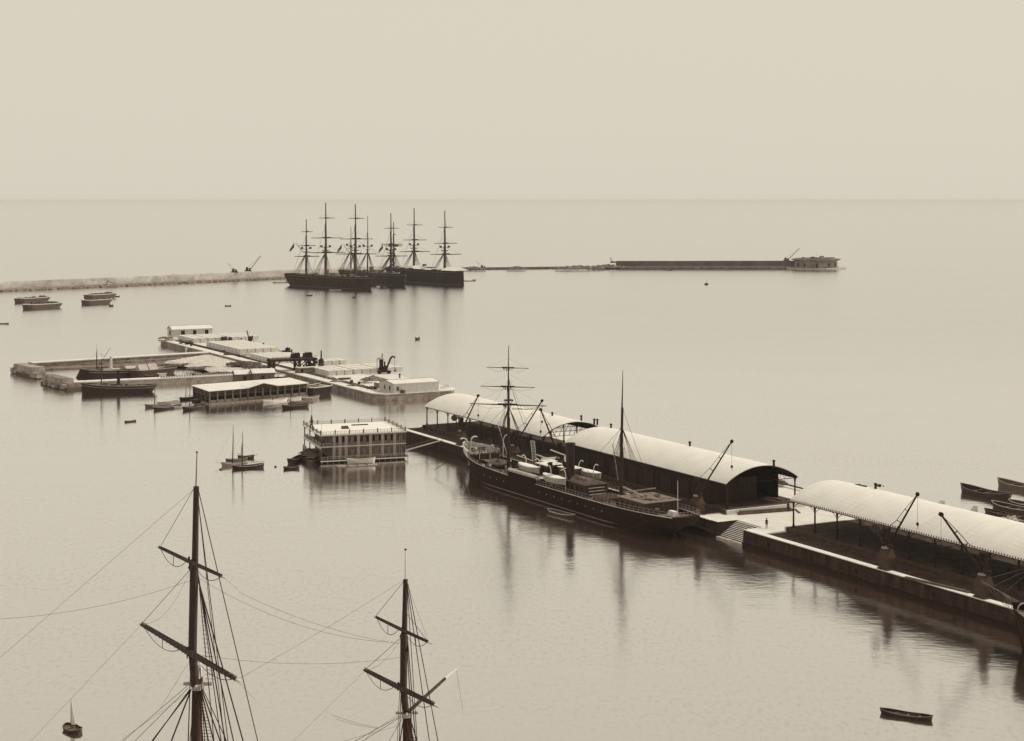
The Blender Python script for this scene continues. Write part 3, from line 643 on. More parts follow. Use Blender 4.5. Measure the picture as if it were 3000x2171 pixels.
    for k in range(110):
        x = random.uniform(8.5, 25); y = random.uniform(-4.2, 4.2); s_ = random.uniform(.15, .5); z = 2.95+1.1*(1-x/25)**2
        m.box(x-s_, x+s_*random.uniform(.4, 2), y-s_*.5, y+s_*.6, z-.1, z+s_*random.uniform(.5, 2.6), .02, .02)
    m.build('deck_gear', M(.05, .8, .04, 1, .1, .1, key='dark_gear'), t)
    m = MB()
    for k in range(46):
        x = random.uniform(9, 25); y = random.uniform(-4, 4); s_ = random.uniform(.12, .4); z = 2.95+1.1*(1-x/25)**2
        m.box(x-s_, x+s_*random.uniform(.4, 2), y-s_*.5, y+s_*.6, z-.1, z+s_*random.uniform(.4, 2), .03, .03)
    m.build('deck_gear', M(.3, .8, .25, 1, .2, .2, key='mixed_gear'), t)
    m = MB()
    for k in range(50):
        x = random.uniform(53, 66); y = random.uniform(-4.2, 4); s_ = random.uniform(.1, .35)
        m.box(x-s_, x+s_*random.uniform(.4, 2.4), y-s_*.5, y+s_*.6, 2.75, 2.8+s_*random.uniform(.4, 2), .03, .03)
    m.build('deck_gear', M(.45, .8, .3, 1, .2, .2, key='mixed_gear2'), t)
    m = MB()
    for k in range(70):
        x = random.uniform(25, 53); y = random.uniform(-4.3, 4.2); z = 4.5 if x < 37 else 2.8
        if abs(y) < 2.7 and x > 37.5: continue
        s_ = random.uniform(.1, .35); m.box(x-s_, x+s_*random.uniform(.4, 2.2), y-s_*.5, y+s_*.6, z, z+s_*random.uniform(.6, 2.4), .03, .03)
    m.build('deck_gear', M(.2, .8, .2, 1, .2, .1, key='mixed_gear3'), t)
    for k in range(22):                        # running rigging and derrick falls
        m = MB(); x = random.choice((16.2, 16.2, 60.5)); zt = random.uniform(12, 17); m.tube((x+random.uniform(-.3, .3), -.8 if x < 20 else .2, zt), (x+random.uniform(-9, 9), random.uniform(-4.6, 4.2), random.uniform(3.4, 5)), .022, None, 4)
        m.build('running_line', ROPE, t)
    # bulwark panel amidships with rounded pale top
    xa, xb = 25.8/L, 36.6/L
    for s_ in (-1, 1):
        e0 = E(s_, xa, xb, 10, 0, -.02); m = MB()
        m.loft([[(p.x, p.y, 2.9), (p.x, p.y, 4.75), (p.x, p.y-s_*.14, 4.75), (p.x, p.y-s_*.14, 2.9)] for p in e0], True); m.build('side_plating', DARK, t)
        m = MB(); m.path([(p.x, p.y-s_*.45, 4.62) for p in e0], .48, 10); m.build('rolled_canvas', M(.74, .9, .12, 1.5, .2, .1, key='canvas'), t)
    m = MB(); m.box(25.9, 37.4, -4.5, 4.5, 4.35, 4.5); m.build('bridge_deck', M(.62, .8, .22, 1.2, .2, .2, key='scrubbed_deck'), t)
    m = MB(); m.box(25.8, 25.95, -4.6, 4.6, 2.85, 4.5); m.box(37.35, 37.45, -4.4, 4.4, 2.85, 4.5); m.build('bridge_bulkhead', M(.12, key='dark_bulkhead2'), t)
    def house(name, x0, x1, y0, y1, z0, z1, wv, rv, ov=.2, planks=True, lbl=None):
        m = MB(); m.box(x0, x1, y0, y1, z0, z1)
        if planks:
            x = x0+.3
            while x < x1: m.box(x, x+.1, y0-.05, y0, z0+.02, z1-.02); m.box(x, x+.1, y1, y1+.05, z0+.02, z1-.02); x += .8
            y = y0+.3
            while y < y1: m.box(x1, x1+.05, y, y+.1, z0+.02, z1-.02); y += .8
        o = m.build(name, M(wv, .7, .08, 2, .1, .2, key='house_side', streak=.3), t, label=lbl)
        m = MB(); m.box(x0-ov, x1+ov, y0-ov, y1+ov, z1, z1+.12); m.build('roof', M(rv, .8, .1, 1.5, .1, .2, key='house_roof'), o)
        x = x0+1
        while x < x1-.8: wn = MB(); wn.box(x, x+.45, y0-.07, y0-.051, z0+(z1-z0)*.5, z0+(z1-z0)*.78); wn.build('window', DARK, o); x += 1.7
        return o
    house('chart_house', 31.0, 35.0, -1.6, 2.2, 4.5, 6.6, .12, .88)
    house('cabin', 27.6, 30.0, 1.4, 3.8, 4.5, 6.4, .4, .85)
    house('cabin', 35.6, 39.6, .8, 4.0, 4.5, 6.3, .3, .9)
    house('engine_casing', 38.6, 51.5, -2.5, 2.5, 2.75, 5.1, .16, .22, .15)
    m = MB(); 
    for k in range(16):
        x = 39+k*.78; m.box(x, x+.35, -2.2, 2.2, 5.24, 5.3)
    m.box(45, 49, -1.0, 1.0, 5.23, 5.8, .3, .5); m.build('skylight', M(.3, key='skylight_frame'), t)
    m = MB()
    for k in range(4): m.box(51.8+k*.3, 52.1+k*.3, -2.2, 1.4, 4.6-k*.55, 4.7-k*.55)
    m.build('companion_steps', M(.6, key='worn_steps'), t)
    # funnel
    m = MB(); m.lathe((41.6, 0, 2.8), [(1.05, 0), (1.05, 2.6), (.9, 2.7), (.85, 8.6), (1.04, 8.8), (1.04, 9.1), (.82, 9.12), (.78, 8.0)], 24); m.build('funnel', M(.05, .6, .04, 1.5, .1, .3, key='black_funnel', streak=.2), t, smooth=False)
    m = MB(); m.tube((40.55, 0, 3), (40.55, 0, 11.4), .14, None, 8); m.build('steam_pipe', IRON, t)
    m = MB(); 
    for dx, dy in ((4, 3.4), (4, -3.4), (-4.6, 3.2), (-4.6, -3.2)): m.tube((41.6, 0, 10.4), (41.6+dx, dy, 5.0), .03, None, 4)
    m.build('funnel_guys', ROPE, t)
    for (x, y, h) in ((37.9, -2.2, 3.2), (37.9, 1.2, 3.0), (44.4, -2.0, 2.6)):
        m = MB(); m.tube((x, y, 4.4), (x, y, 4.4+h*.7), .3, None, 10); m.tube((x, y, 4.4+h*.68), (x-.5, y, 4.4+h), .34, .55, 12); m.build('ventilator', IRON, t)
    # lifeboats
    def lifeboat(x0, y, z, Lb=8.0, Bb=2.3, cover=True):
        zf = lambda u: .75+.25*(2*u-1)**2
        hm, dm = hull(Lb, Bb, zf, .2, ob=.35, os_=-.2, fb=.42, fs=.4, sw=.1, th=.06, n=12, keel=-.1, full=.7)
        for mm in (hm, dm): mm.v = [(x0+v[0], y+v[1], z+v[2]) for v in mm.v]
        o = hm.build('lifeboat', M(.6, .7, .06, 1.5, .1, .1, key='lifeboat_paint'), t)
        m = MB(); k = 10; rows = []
        for i in range(k+1):
            u = i/k; wv = Bb/2*math.sin(math.pi*min(1, max(.04, u*.92+.04)))**.6
            rows.append([(x0+u*Lb, y+wv*math.cos(a_), z+zf(u)+.22+.28*math.sin(a_)*math.sin(math.pi*u)) for a_ in [math.pi*j/6 for j in range(7)]])
        m.loft(rows, True); m.build('boat_cover', M(.95, .8, .04, 2, .1, .1, key='white_cover'), o)
        m = MB(); 
        for xx in (x0+Lb*.22, x0+Lb*.75): m.box(xx-.1, xx+.1, y-.8, y+.8, z-.55, z+.15)
        m.build('chocks', WOOD, o)
    xl = lambda px, n: (mi @ Q(atx(px, n), n)).x
    def lb(pxa, n, z): 
        x0 = (mi @ Q(atx(pxa, n), n)).x; y0 = (mi @ Q(atx(pxa, n), n)).y; lifeboat(x0, y0, z); return x0, y0
    for pxa, n, z in ((1522, -9.2, 5.0), (1594, -10.1, 4.6), (1697, -1.6, 4.9)):
        x0, y0 = lb(pxa, n, z); sg = -1 if n < -5 else 1
        for xx in (x0+1.2, x0+6.8): davit(xx, y0+sg*-.9+ (sg*.0), 3.2, z+2.0-3.2+.8, sg*.7)
    # railings
    rl = M(.6, key='white_rail')
    for s_ in (-1, 1): rail(t, E(s_, 37/L, 1.0, 34, .6, .12), .95, rl, 'railing')
    e0 = E(-1, 1, 1, 1)[0]; e1 = E(1, 1, 1, 1)[0]
    arc = [Vector((e0.x-.1+.7*math.sin(math.pi*k/8), e0.y+(e1.y-e0.y)*k/8, e0.z)) for k in range(9)]; rail(t, arc, .95, rl, 'railing')
    m = MB(); m.prism([(e0.x-.6, e0.y)]+[(p.x+.06, p.y) for p in arc]+[(e1.x-.6, e1.y)], 2.4, e0.z+.02); m.build('counter_stern', DARK, t)
    for s_ in (-1, 1):
        e = E(s_, 8/L, 26/L, 14, .6, .1); rail(t, e, .55, M(.55, key='pale_rail'), 'railing')
        m = MB(); m.path([p+Vector((0, 0, .02)) for p in E(s_, .1, 1, 40, .6, .1)], .11, 4); m.build('bulwark_cap', M(.74, .8, .2, 1, .1, .2, key='cap_rail'), t)
    # stern house and fittings
    house('stern_house', 65.0, 73.6, -3.7, 3.7, 2.8, 5.3, .2, .36, .35, lbl='plank-sided deckhouse near the stern')
    m = MB()
    for k in range(26):
        x = random.uniform(65.5, 73); y = random.uniform(-3.2, 3.2); a_ = random.uniform(0, 3.2); l_ = random.uniform(.3, 1.6)
        m.tube((x, y, 5.5), (x+l_*math.cos(a_), y+l_*math.sin(a_), 5.5), .07, None, 5)
    m.build('roof_gear', M(.25, .8, .2, 1, key='roof_gear'), t)
    m = MB(); m.box(75.4, 77.4, -.2, 1.2, 3.2, 4.1, .1, .3); m.build('stern_skylight', WHITE, t)
    m = MB(); pz = W_(1985.6, 1495, -5.6); pt = W_(1985.6, 1408, -5.6); m.tube((pz.x, pz.y, 3.2), (pz.x, pz.y, pt.z), .07, .05, 6); m.build('flagstaff', WHITE, t)
    m = MB(); m.tube((74.3, -1.5, 3.2), (74.3, -1.5, 4.3), .06); m.lathe((74.3, -1.5, 4.3), [(.5, -.03), (.5, .03)], 14); m.build('steering_wheel', WOOD, t)
    m = MB(); m.box(75.0, 77.2, -.09, .09, -2, 2.6); m.build('rudder', DARK, t)
    m = MB()
    for s_ in (-1, 1):
        for k in range(14):
            x = 52+k*1.05; m.box(x, x+.5, s_*4.35-.15, s_*4.35+.15, 2.8, 3.0)
    m.build('deck_edge_fittings', M(.75, .8, .2, 1, key='pale_fittings'), t)
    # masts
    wy = lambda px, n: (mi @ Q(atx(px, n), n))
    fm = wy(1490, -6.6); yaw = rz+math.pi/2-R(-14)
    mast(t, fm.x, 3.0, 29.3, .36, [(16.7, 8.4, .17), (20.5, 6.0, .13), (24.5, 4.6, .11)], yaw, 9.6, 3.6, hound=16.5, top=17.6, nsh=6, spread=3.5, rr=.035, y=fm.y)
    m = MB()
    for z in (16.7, 20.5, 24.5):
        for _ in range(9):
            c = Vector((fm.x-.4, fm.y, z)); d = Vector((math.sin(yaw), math.cos(yaw), 0))*random.uniform(-1.4, 1.4)
            m.tube(c+d+Vector((0, 0, .2)), c+d*.6+Vector((0, 0, -random.uniform(.2, .9))), .1, .05, 5)
    m.build('furled_gear', IRON, t)
    mm_ = wy(1819, -5.8); mast(t, mm_.x, 2.8, 28.0, .38, [], 0, 9.2, 3.2, hound=17.3, nsh=4, spread=4.2, rr=.045, rake=.027, y=mm_.y, taper=.25)
    def bar(a_, b_, na, nb, r, name='derrick_boom', mat_=WHITE):
        m = MB(); m.tube(W_(a_[0], a_[1], na), W_(b_[0], b_[1], nb), r, r*.7, 6); m.build(name, mat_, t)
    bar((1486, 1332), (1458, 1241), -6.8, -8.6, .11); bar((1811, 1406), (1795, 1300), -6.2, -7.4, .13, mat_=M(.6, key='boom_paint'))
    bar((1826, 1427), (1886, 1455), -5.6, -7.4, .2, mat_=M(.6, key='boom_paint')); bar((1824, 1443), (1920, 1430), -5.4, -2.2, .16, mat_=M(.7, key='boom_paint2'))
    bar((1515, 1334), (1560, 1350), -6.2, -7.5, .1); bar((1572, 1332), (1612, 1346), -3.6, -3.8, .12); bar((1500, 1198), (1560, 1199), -6.6, -4.9, .1, 'gaff', SPAR); bar((1613, 1318), (1664, 1337), -3.6, -3.6, .12)
    bar((1430, 1280), (1490, 1362), -7.2, -6.4, .07, 'mooring_derrick', SPAR)
    m = MB(); a_ = W_(1560, 1292, -4.2); b_ = W_(1566, 1350, -4.6); sd_ = Vector((.25, .3, 0))
    m.tube(a_+sd_, b_+sd_, .06, None, 4); m.tube(a_-sd_, b_-sd_, .06, None, 4)
    for k in range(14): c = a_.lerp(b_, k/13); m.tube(c+sd_, c-sd_, .05, None, 4)
    m.build('rope_ladder', WHITE, t)
    m = MB(); F0 = Vector((fm.x, fm.y, 25)); M0_ = Vector((mm_.x+.6, mm_.y, 24))
    m.sag(Vector((fm.x, fm.y, 17)), (-2.5, 0, 6), .3, .035); m.sag(Vector((fm.x, fm.y, 22)), (-2.6, 0, 6.2), .3, .025); m.sag(Vector((mm_.x, mm_.y, 17)), (43.5, 0, 5.3), .2, .035)
    for sg in (-1, 1):
        m.tube((mm_.x, mm_.y, 17.2), (W_(1795, 1300, -7.4) if sg < 0 else (mm_.x-2, 4.2, 3.2)), .03, None, 4)
        for x in (6, 9): m.tube((fm.x+sg*.1, fm.y, 21+x*.2), (fm.x+x*.8, sg*4.6, 3.6), .025, None, 4)
    m.build('stays', ROPE, t)
    m = MB(); m.sag((-1.2, .6, 5.6), mi @ P(1347, 1290, 3.4), .5, .05); m.sag((78, -.6, 3.4), mi @ P(2200, 1590, 1.6), .2, .045); m.sag((76, -2.4, 3.3), (70, -8, -.1), .2, .04); m.build('mooring_lines', ROPE, t)
    for (px, py, s_) in ((2023, 1500, .5),):
        pass
    return t
steamer()

# ------------------------------------------------------------ near sailing ship: only her two upper masts reach the picture
def near_ship():
    ax = Vector((.85, .53)).normalized(); rz = math.atan2(ax.y, ax.x)
    Y1, Y2 = 105.0, 113.0; m1 = PY(574, 1500, Y1); m2 = PY(1187, 1800, Y2)
    o = Vector((m1.x, m1.y))-ax*24; t = thing('sailing_ship', 'near sailing ship whose two dark masts, yards and rigging rise from the bottom left edge', 'sailing ship', (o.x, o.y, 0), rz)
    zd = lambda u: 4.2+1.6*(2*u-1)**2
    hm, dm = hull(54, 10, zd, 1.0, ob=5, os_=4, fb=.28, fs=.25, sw=.55, n=24, keel=-2, full=.9); hm.build('hull', DARK, t); dm.build('deck', DECK, t)
    m = MB(); m.tube((-2, 0, 6), (-15, 0, 9.5), .35, .15, 8); m.build('bowsprit', SPAR, t)
    m = MB(); m.box(34, 44, -2.6, 2.6, 4.2, 6.6); m.box(12, 18, -2.2, 2.2, 4.2, 6.2); m.build('deckhouse', M(.6, key='deckhouse_paint'), t)
    NS = M(.09, .6, .05, 2.5, .15, .3, key='varnished_spar', streak=.2)
    WT = M(.85, key='white_spar_tip')
    def seg(name, pts, mat_, Y, n=12):
        m = MB()
        for (x0, y0, r0), (x1, y1, r1) in zip(pts, pts[1:]): m.tube(PY(x0, y0, Y), PY(x1, y1, Y), r0, r1, n)
        return m.build(name, mat_, t, world=True)
    def down(px, py, Y): p = PY(px, py, Y); return p
    # main
    seg('truck_pole', [(577, 1327, .03), (574, 1427, .045)], WOOD, Y1); 
    m = MB(); m.lathe(PY(577, 1325, Y1), [(.03, -.06), (.09, 0), (.03, .06)], 8); m.build('truck', IRON, t, world=True)
    seg('topgallant_mast', [(575, 1425, .18), (571, 1660, .21), (569, 1712, .22)], NS, Y1)
    seg('topmast', [(569, 1655, .2), (569, 1660, .27), (567, 1760, .27), (564, 1905, .27), (571, 2010, .26)], NS, Y1-.3)
    p = PY(579, 1985, Y1+.1); b_ = Vector((p.x-.5, p.y, 4)); m = MB(); m.tube(p, b_, .33, .42, 14); m.build('lower_mast', M(.15, .7, .05, 2, .1, .06, key='scraped_mast', streak=.15), t, world=True)
    m = MB(); m.tube(PY(581, 1945, Y1), PY(579, 2000, Y1), .22, None, 10); m.build('masthead', WT, t, world=True)
    def yard(x0, y0, x1, y1, Y, dY, r, tip=True, bunt=True, name='yard'):
        a = PY(x0, y0, Y+dY); b = PY(x1, y1, Y-dY); c = a.lerp(b, .52); m = MB(); m.tube(a, c, r*.55, r, 10); m.tube(c, b, r, r*.55, 10)
        for k in range(22):
            u = .05+.9*k/21; d = a.lerp(b, u); rl_ = r*(.62+.4*(1-abs(2*u-1)))*1.06; m.tube(d-(b-a).normalized()*.03, d+(b-a).normalized()*.03, rl_, None, 8)
        m.path([a.lerp(b, u)+Vector((0, 0, r*.9)) for u in [k/10 for k in range(11)]], .03, 4)
        yo = m.build(name, NS, t, world=True)
        if tip:
            m = MB(); e = (b-a).normalized(); m.tube(b, b+e*.55, r*.5, r*.35, 8); m.tube(a, a-e*.3, r*.5, r*.35, 8); m.build('yard_tip', WT, t, world=True)
        for (u0, u1, dr) in ((.02, .46, .75), (.56, .98, .6)):
            m = MB(); m.sag(a.lerp(b, u0), a.lerp(b, u1), dr, .022, 10); um = (u0+u1)/2; m.tube(a.lerp(b, um), a.lerp(b, um)-Vector((0, 0, dr)), .02, None, 4); m.build('footrope', ROPE, t, world=True)
        m = MB()
        for k in range(7): m.tube(c+(b-a)*random.uniform(-.05, .05)+Vector((0, 0, random.uniform(-.1, .35))), c+(b-a)*random.uniform(-.05, .05)-Vector((0, 0, random.uniform(.1, .6))), .07, .04, 5)
        m.build('slings', IRON, t, world=True)
        return a, b
    ya = yard(466, 1604, 652, 1690, Y1, 4.3, .13); yb = yard(415, 1830, 694, 1992, Y1, 6.4, .21)
    m = MB(); c = PY(580, 2003, Y1); m.tube(c-Vector((.9, 0, 0)), c+Vector((.9, 0, 0)), .12, None, 6); m.tube(c-Vector((0, .9, 0)), c+Vector((0, .9, 0)), .1, None, 6); m.tube(c-Vector((0, 0, .35)), c, .4, None, 12); m.build('crosstree', M(.6, .7, .2, 4, key='chipped_white'), t, world=True)
    def ropes(lst, name='rigging', r=.017):
        m = MB()
        for e in lst:
            x0, y0, Y0, x1, y1, Y1_ = e[:6]; a = PY(x0, y0, Y0); b = PY(x1, y1, Y1_)
            if len(e) > 6 and e[6] == 'd':          # carry on down to the deck
                k = (a.z-5.2)/(a.z-b.z); b = a+(b-a)*k; m.tube(a, b, e[7] if len(e) > 7 else r, None, 5)
            elif len(e) > 6: m.sag(a, b, e[6], r*.52, 14)
            else: m.tube(a, b, r, None, 5)
        m.build(name, ROPE, t, world=True)
    L_ = Y1
    ropes([(570, 1428, L_, 473, 1596, L_+4.3), (569, 1432, L_, -20, 1944, 97, 0), (556, 1670, L_, 415, 1828, L_+6.4), (554, 1680, L_, 420, 1826, L_+6.3, .9),
           (412, 1832, L_+6.4, 90, 2171, 106, 0), (560, 1700, L_, -10, 1814, 98, .45),
           (553, 1940, L_, 470, 2075, 104, 0), (548, 2010, L_, 360, 2171, 102, 'd'), (552, 2015, L_, 395, 2171, 103, 'd'), (560, 2020, L_, 445, 2171, 106, 'd', .04), (556, 2020, L_, 448, 2171, 104, 'd', .035), (558, 2025, L_, 502, 2171, 104, 'd', .05),
           (550, 2030, L_, 355, 2168, 101, 0), (653, 1690, L_-4.3, 700, 1730, 108, 0), (700, 1735, 106.5, 1170, 1886, 112.8, .45), (575, 1690, L_, 1150, 1882, 112.8, .9),
           (700, 2000, 99, 748, 2052, 104, 0), (565, 1915, L_, 1180, 1925, 113, .55)])
    sh = []
    for x0, y0, x1, y1, dy, r in ((580, 1430, 755, 2171, -4.4, .03), (578, 1445, 668, 2171, -4.0, .028), (580, 1460, 640, 2010, -3.6, .022), (576, 1440, 560, 1900, .5, .02), (580, 1680, 660, 2171, -4.6, .04), (578, 1684, 684, 2171, -4.8, .04), (578, 1690, 712, 2171, -5, .045), (583, 1700, 648, 2171, -4.2, .03), (584, 1720, 627, 2171, -3.8, .03), (576, 1700, 560, 2171, 3, .025), (566, 1720, 552, 2171, 4, .025),
                              (584, 2015, 610, 2171, -4.6, .045), (586, 2012, 626, 2171, -4.8, .045), (588, 2012, 645, 2171, -5, .045), (582, 2015, 594, 2171, -4.4, .045), (575, 2010, 556, 2171, 4.4, .03), (590, 2010, 664, 2171, -5, .03), (586, 1950, 600, 2171, -4.4, .03)):
        sh.append((x0, y0, L_-.1, x1, y1, L_+dy*(.75 if y0 < 1900 else .4), 'd', r))
    ropes(sh, 'shrouds')
    m = MB()                                    # ratlines between the lower shrouds and topmast shrouds
    for k in range(16):
        y = 2025+k*9.5; u = (y-2012)/159; m.tube(PY(583+11*u, y, L_-1.8*u), PY(588+40*u, y+1, L_-2*u), .016, None, 4)
    for k in range(22):
        y = 1715+k*13; u = (y-1690)/290; m.tube(PY(583+18*u, y, L_-1*u), PY(578+50*u, y+2, L_-2*u), .013, None, 4)
    m.build('ratlines', ROPE, t, world=True)
    # mizzen
    K = Y2
    seg('truck_pole', [(1188, 1612, .035), (1188, 1697, .06)], WT, K)
    m = MB(); m.lathe(PY(1188, 1610, K), [(.03, -.07), (.11, 0), (.03, .07)], 8); m.build('truck', IRON, t, world=True)
    seg('topgallant_mast', [(1188, 1697, .16), (1185, 1850, .19), (1184, 1880, .2)], NS, K)
    seg('topmast', [(1184, 1858, .2), (1184, 1862, .26), (1182, 2015, .24), (1188, 2080, .24)], NS, K-.3)
    p = PY(1193, 2078, K+.1); m = MB(); m.tube(p, Vector((p.x, p.y, 4)), .3, .38, 14); m.build('lower_mast', M(.15, .7, .05, 2, .1, .06, key='scraped_mast', streak=.15), t, world=True)
    m = MB(); c = PY(1192, 2088, K); m.tube(c-Vector((.75, 0, 0)), c+Vector((.75, 0, 0)), .1, None, 6); m.tube(c-Vector((0, .8, 0)), c+Vector((0, .8, 0)), .1, None, 6); m.tube(c-Vector((0, 0, .3)), c, .36, None, 12); m.build('crosstree', M(.6, .7, .2, 4, key='chipped_white'), t, world=True)
    yard(1101, 1809, 1255, 1882, K, 3.2, .12); yard(1068, 1963, 1274, 2066, K, 4.4, .19)
    m = MB(); m.tube(PY(1200, 2082, K+.3), PY(1304, 1988, K+4), .13, .1, 8); m.build('gaff', M(.14, key='gaff_wood'), t, world=True)
    m = MB(); m.tube(PY(1304, 1988, K+4), PY(1337, 1960, K+5), .1, .06, 8); m.build('gaff_tip', WT, t, world=True)
    ropes([(1183, 1703, K, 1100, 1806, K+3.2), (1182, 1700, K, 694, 1992, Y1-6.4, .1), (1177, 1866, K, 1072, 1960, K+4.4), (1176, 1870, K, 1080, 1962, K+4.2, .4), (1066, 1968, K+4.4, 860, 2171, 111, 0),
           (1192, 1705, K, 1255, 1878, K-3.2, .05), (1178, 2085, K, 1110, 2132, 111, 0, ), (1110, 2132, 111, 970, 2093, 109, .1), (1110, 2134, 111, 985, 2106, 109, .1), (1172, 2098, K, 1040, 2171, 109, 'd'), (1175, 2100, K, 1063, 2171, 109, 'd'), (1178, 2105, K, 1140, 2171, 111, 'd'), (1172, 2125, K, 1005, 2171, 106, 0), (1337, 1962, K+5, 1356, 2080, K+4, 0), (1106, 2130, 111, 1065, 2171, 110, 0)])
    sh = []
    for x0, y0, x1, y1, dy, r in ((1195, 1710, 1283, 2171, -4.2, .03), (1193, 1715, 1258, 2171, -4, .03), (1193, 1720, 1215, 2060, -3, .025), (1186, 1705, 1172, 2000, 1, .02), (1194, 1870, 1218, 2171, -4.4, .035), (1192, 1870, 1208, 2171, -4, .035), (1180, 1870, 1170, 2171, 2, .03), (1200, 2100, 1222, 2171, -4.2, .04), (1196, 2100, 1212, 2171, -4.4, .04), (1183, 2100, 1172, 2171, 4, .04), (1191, 2100, 1199, 2171, -4, .04), (1194, 1800, 1255, 1882, -3, .02)):
        sh.append((x0, y0, K-.1, x1, y1, K+dy*(.75 if y0 < 2000 else .4), 'd', r) if y1 > 1900 else (x0, y0, K, x1, y1, K-3.2))
    ropes(sh, 'shrouds')
    m = MB()
    for k in range(9): y = 2104+k*8; u = (y-2090)/80; m.tube(PY(1196+8*u, y, K-1.5*u), PY(1200+22*u, y+1, K-2*u), .014, None, 4)
    m.build('ratlines', ROPE, t, world=True)
near_ship()

# ------------------------------------------------------------ bow of the ship lying outside the right edge
def right_ship():
    a = Q(216.5, -7.2); rz = RZQ; t = thing('sailing_ship', 'sailing ship beyond the right edge, only her bowsprit and rigging in view', 'sailing ship', a, rz)
    zd = lambda u: 4+1.2*(2*u-1)**2; hm, dm = hull(45, 9, zd, .9, ob=2.5, os_=3, fb=.28, fs=.25, sw=.5, n=20, keel=-2, full=.9); hm.build('hull', DARK, t); dm.build('deck', DECK, t)
    B = Q(216, -7.2).y
    p0 = PY(3015, 1792, Q(215, -7).y); p1 = PY(2938, 1740, Q(210, -7).y); p2 = PY(2872, 1701, Q(205, -7).y)
    m = MB(); m.tube(p0, p1, .24, .17, 8); m.build('bowsprit', M(.35, key='bowsprit_wood'), t, world=True)
    m = MB(); m.tube(p0.lerp(p1, .4)+Vector((0, 0, .3)), p2, .14, .08, 8); m.build('jib_boom', M(.3, key='bowsprit_wood'), t, world=True)
    m = MB(); top = PY(3040, 1700, Q(220, -7).y)
    for a_ in (p1, p2, p1.lerp(p2, .5)): m.tube(a_, top+Vector((0, 0, 2)), .03, None, 4); m.tube(a_, PY(3010, 1840, Q(216, -7).y), .04, None, 4)
    for k in range(9): q = p1.lerp(p0, k/9); m.sag(q, q+Vector((.5, 0, -1.6)), -.1, .03, 4)
    m.build('headstays', M(.32, key='pale_cordage'), t, world=True)
    m = MB(); c = PY(2998, 1792, Q(215, -7.4).y)
    for k in range(16):
        a0 = k*math.pi/8; a1 = (k+1)*math.pi/8; m.tube(c+Vector((.8*math.cos(a0), 0, 1.1*math.sin(a0))), c+Vector((.8*math.cos(a1), 0, 1.1*math.sin(a1))), .11, None, 5)
    m.build('bow_scroll', M(.75, .7, .3, 5, key='gilded_scroll'), t, world=True)
    m = MB(); m.tube(Vector((9, 0, 4)), Vector((9, 0, 30)), .35, .15, 8)
    m.build('mast', SPAR, t)
right_ship()

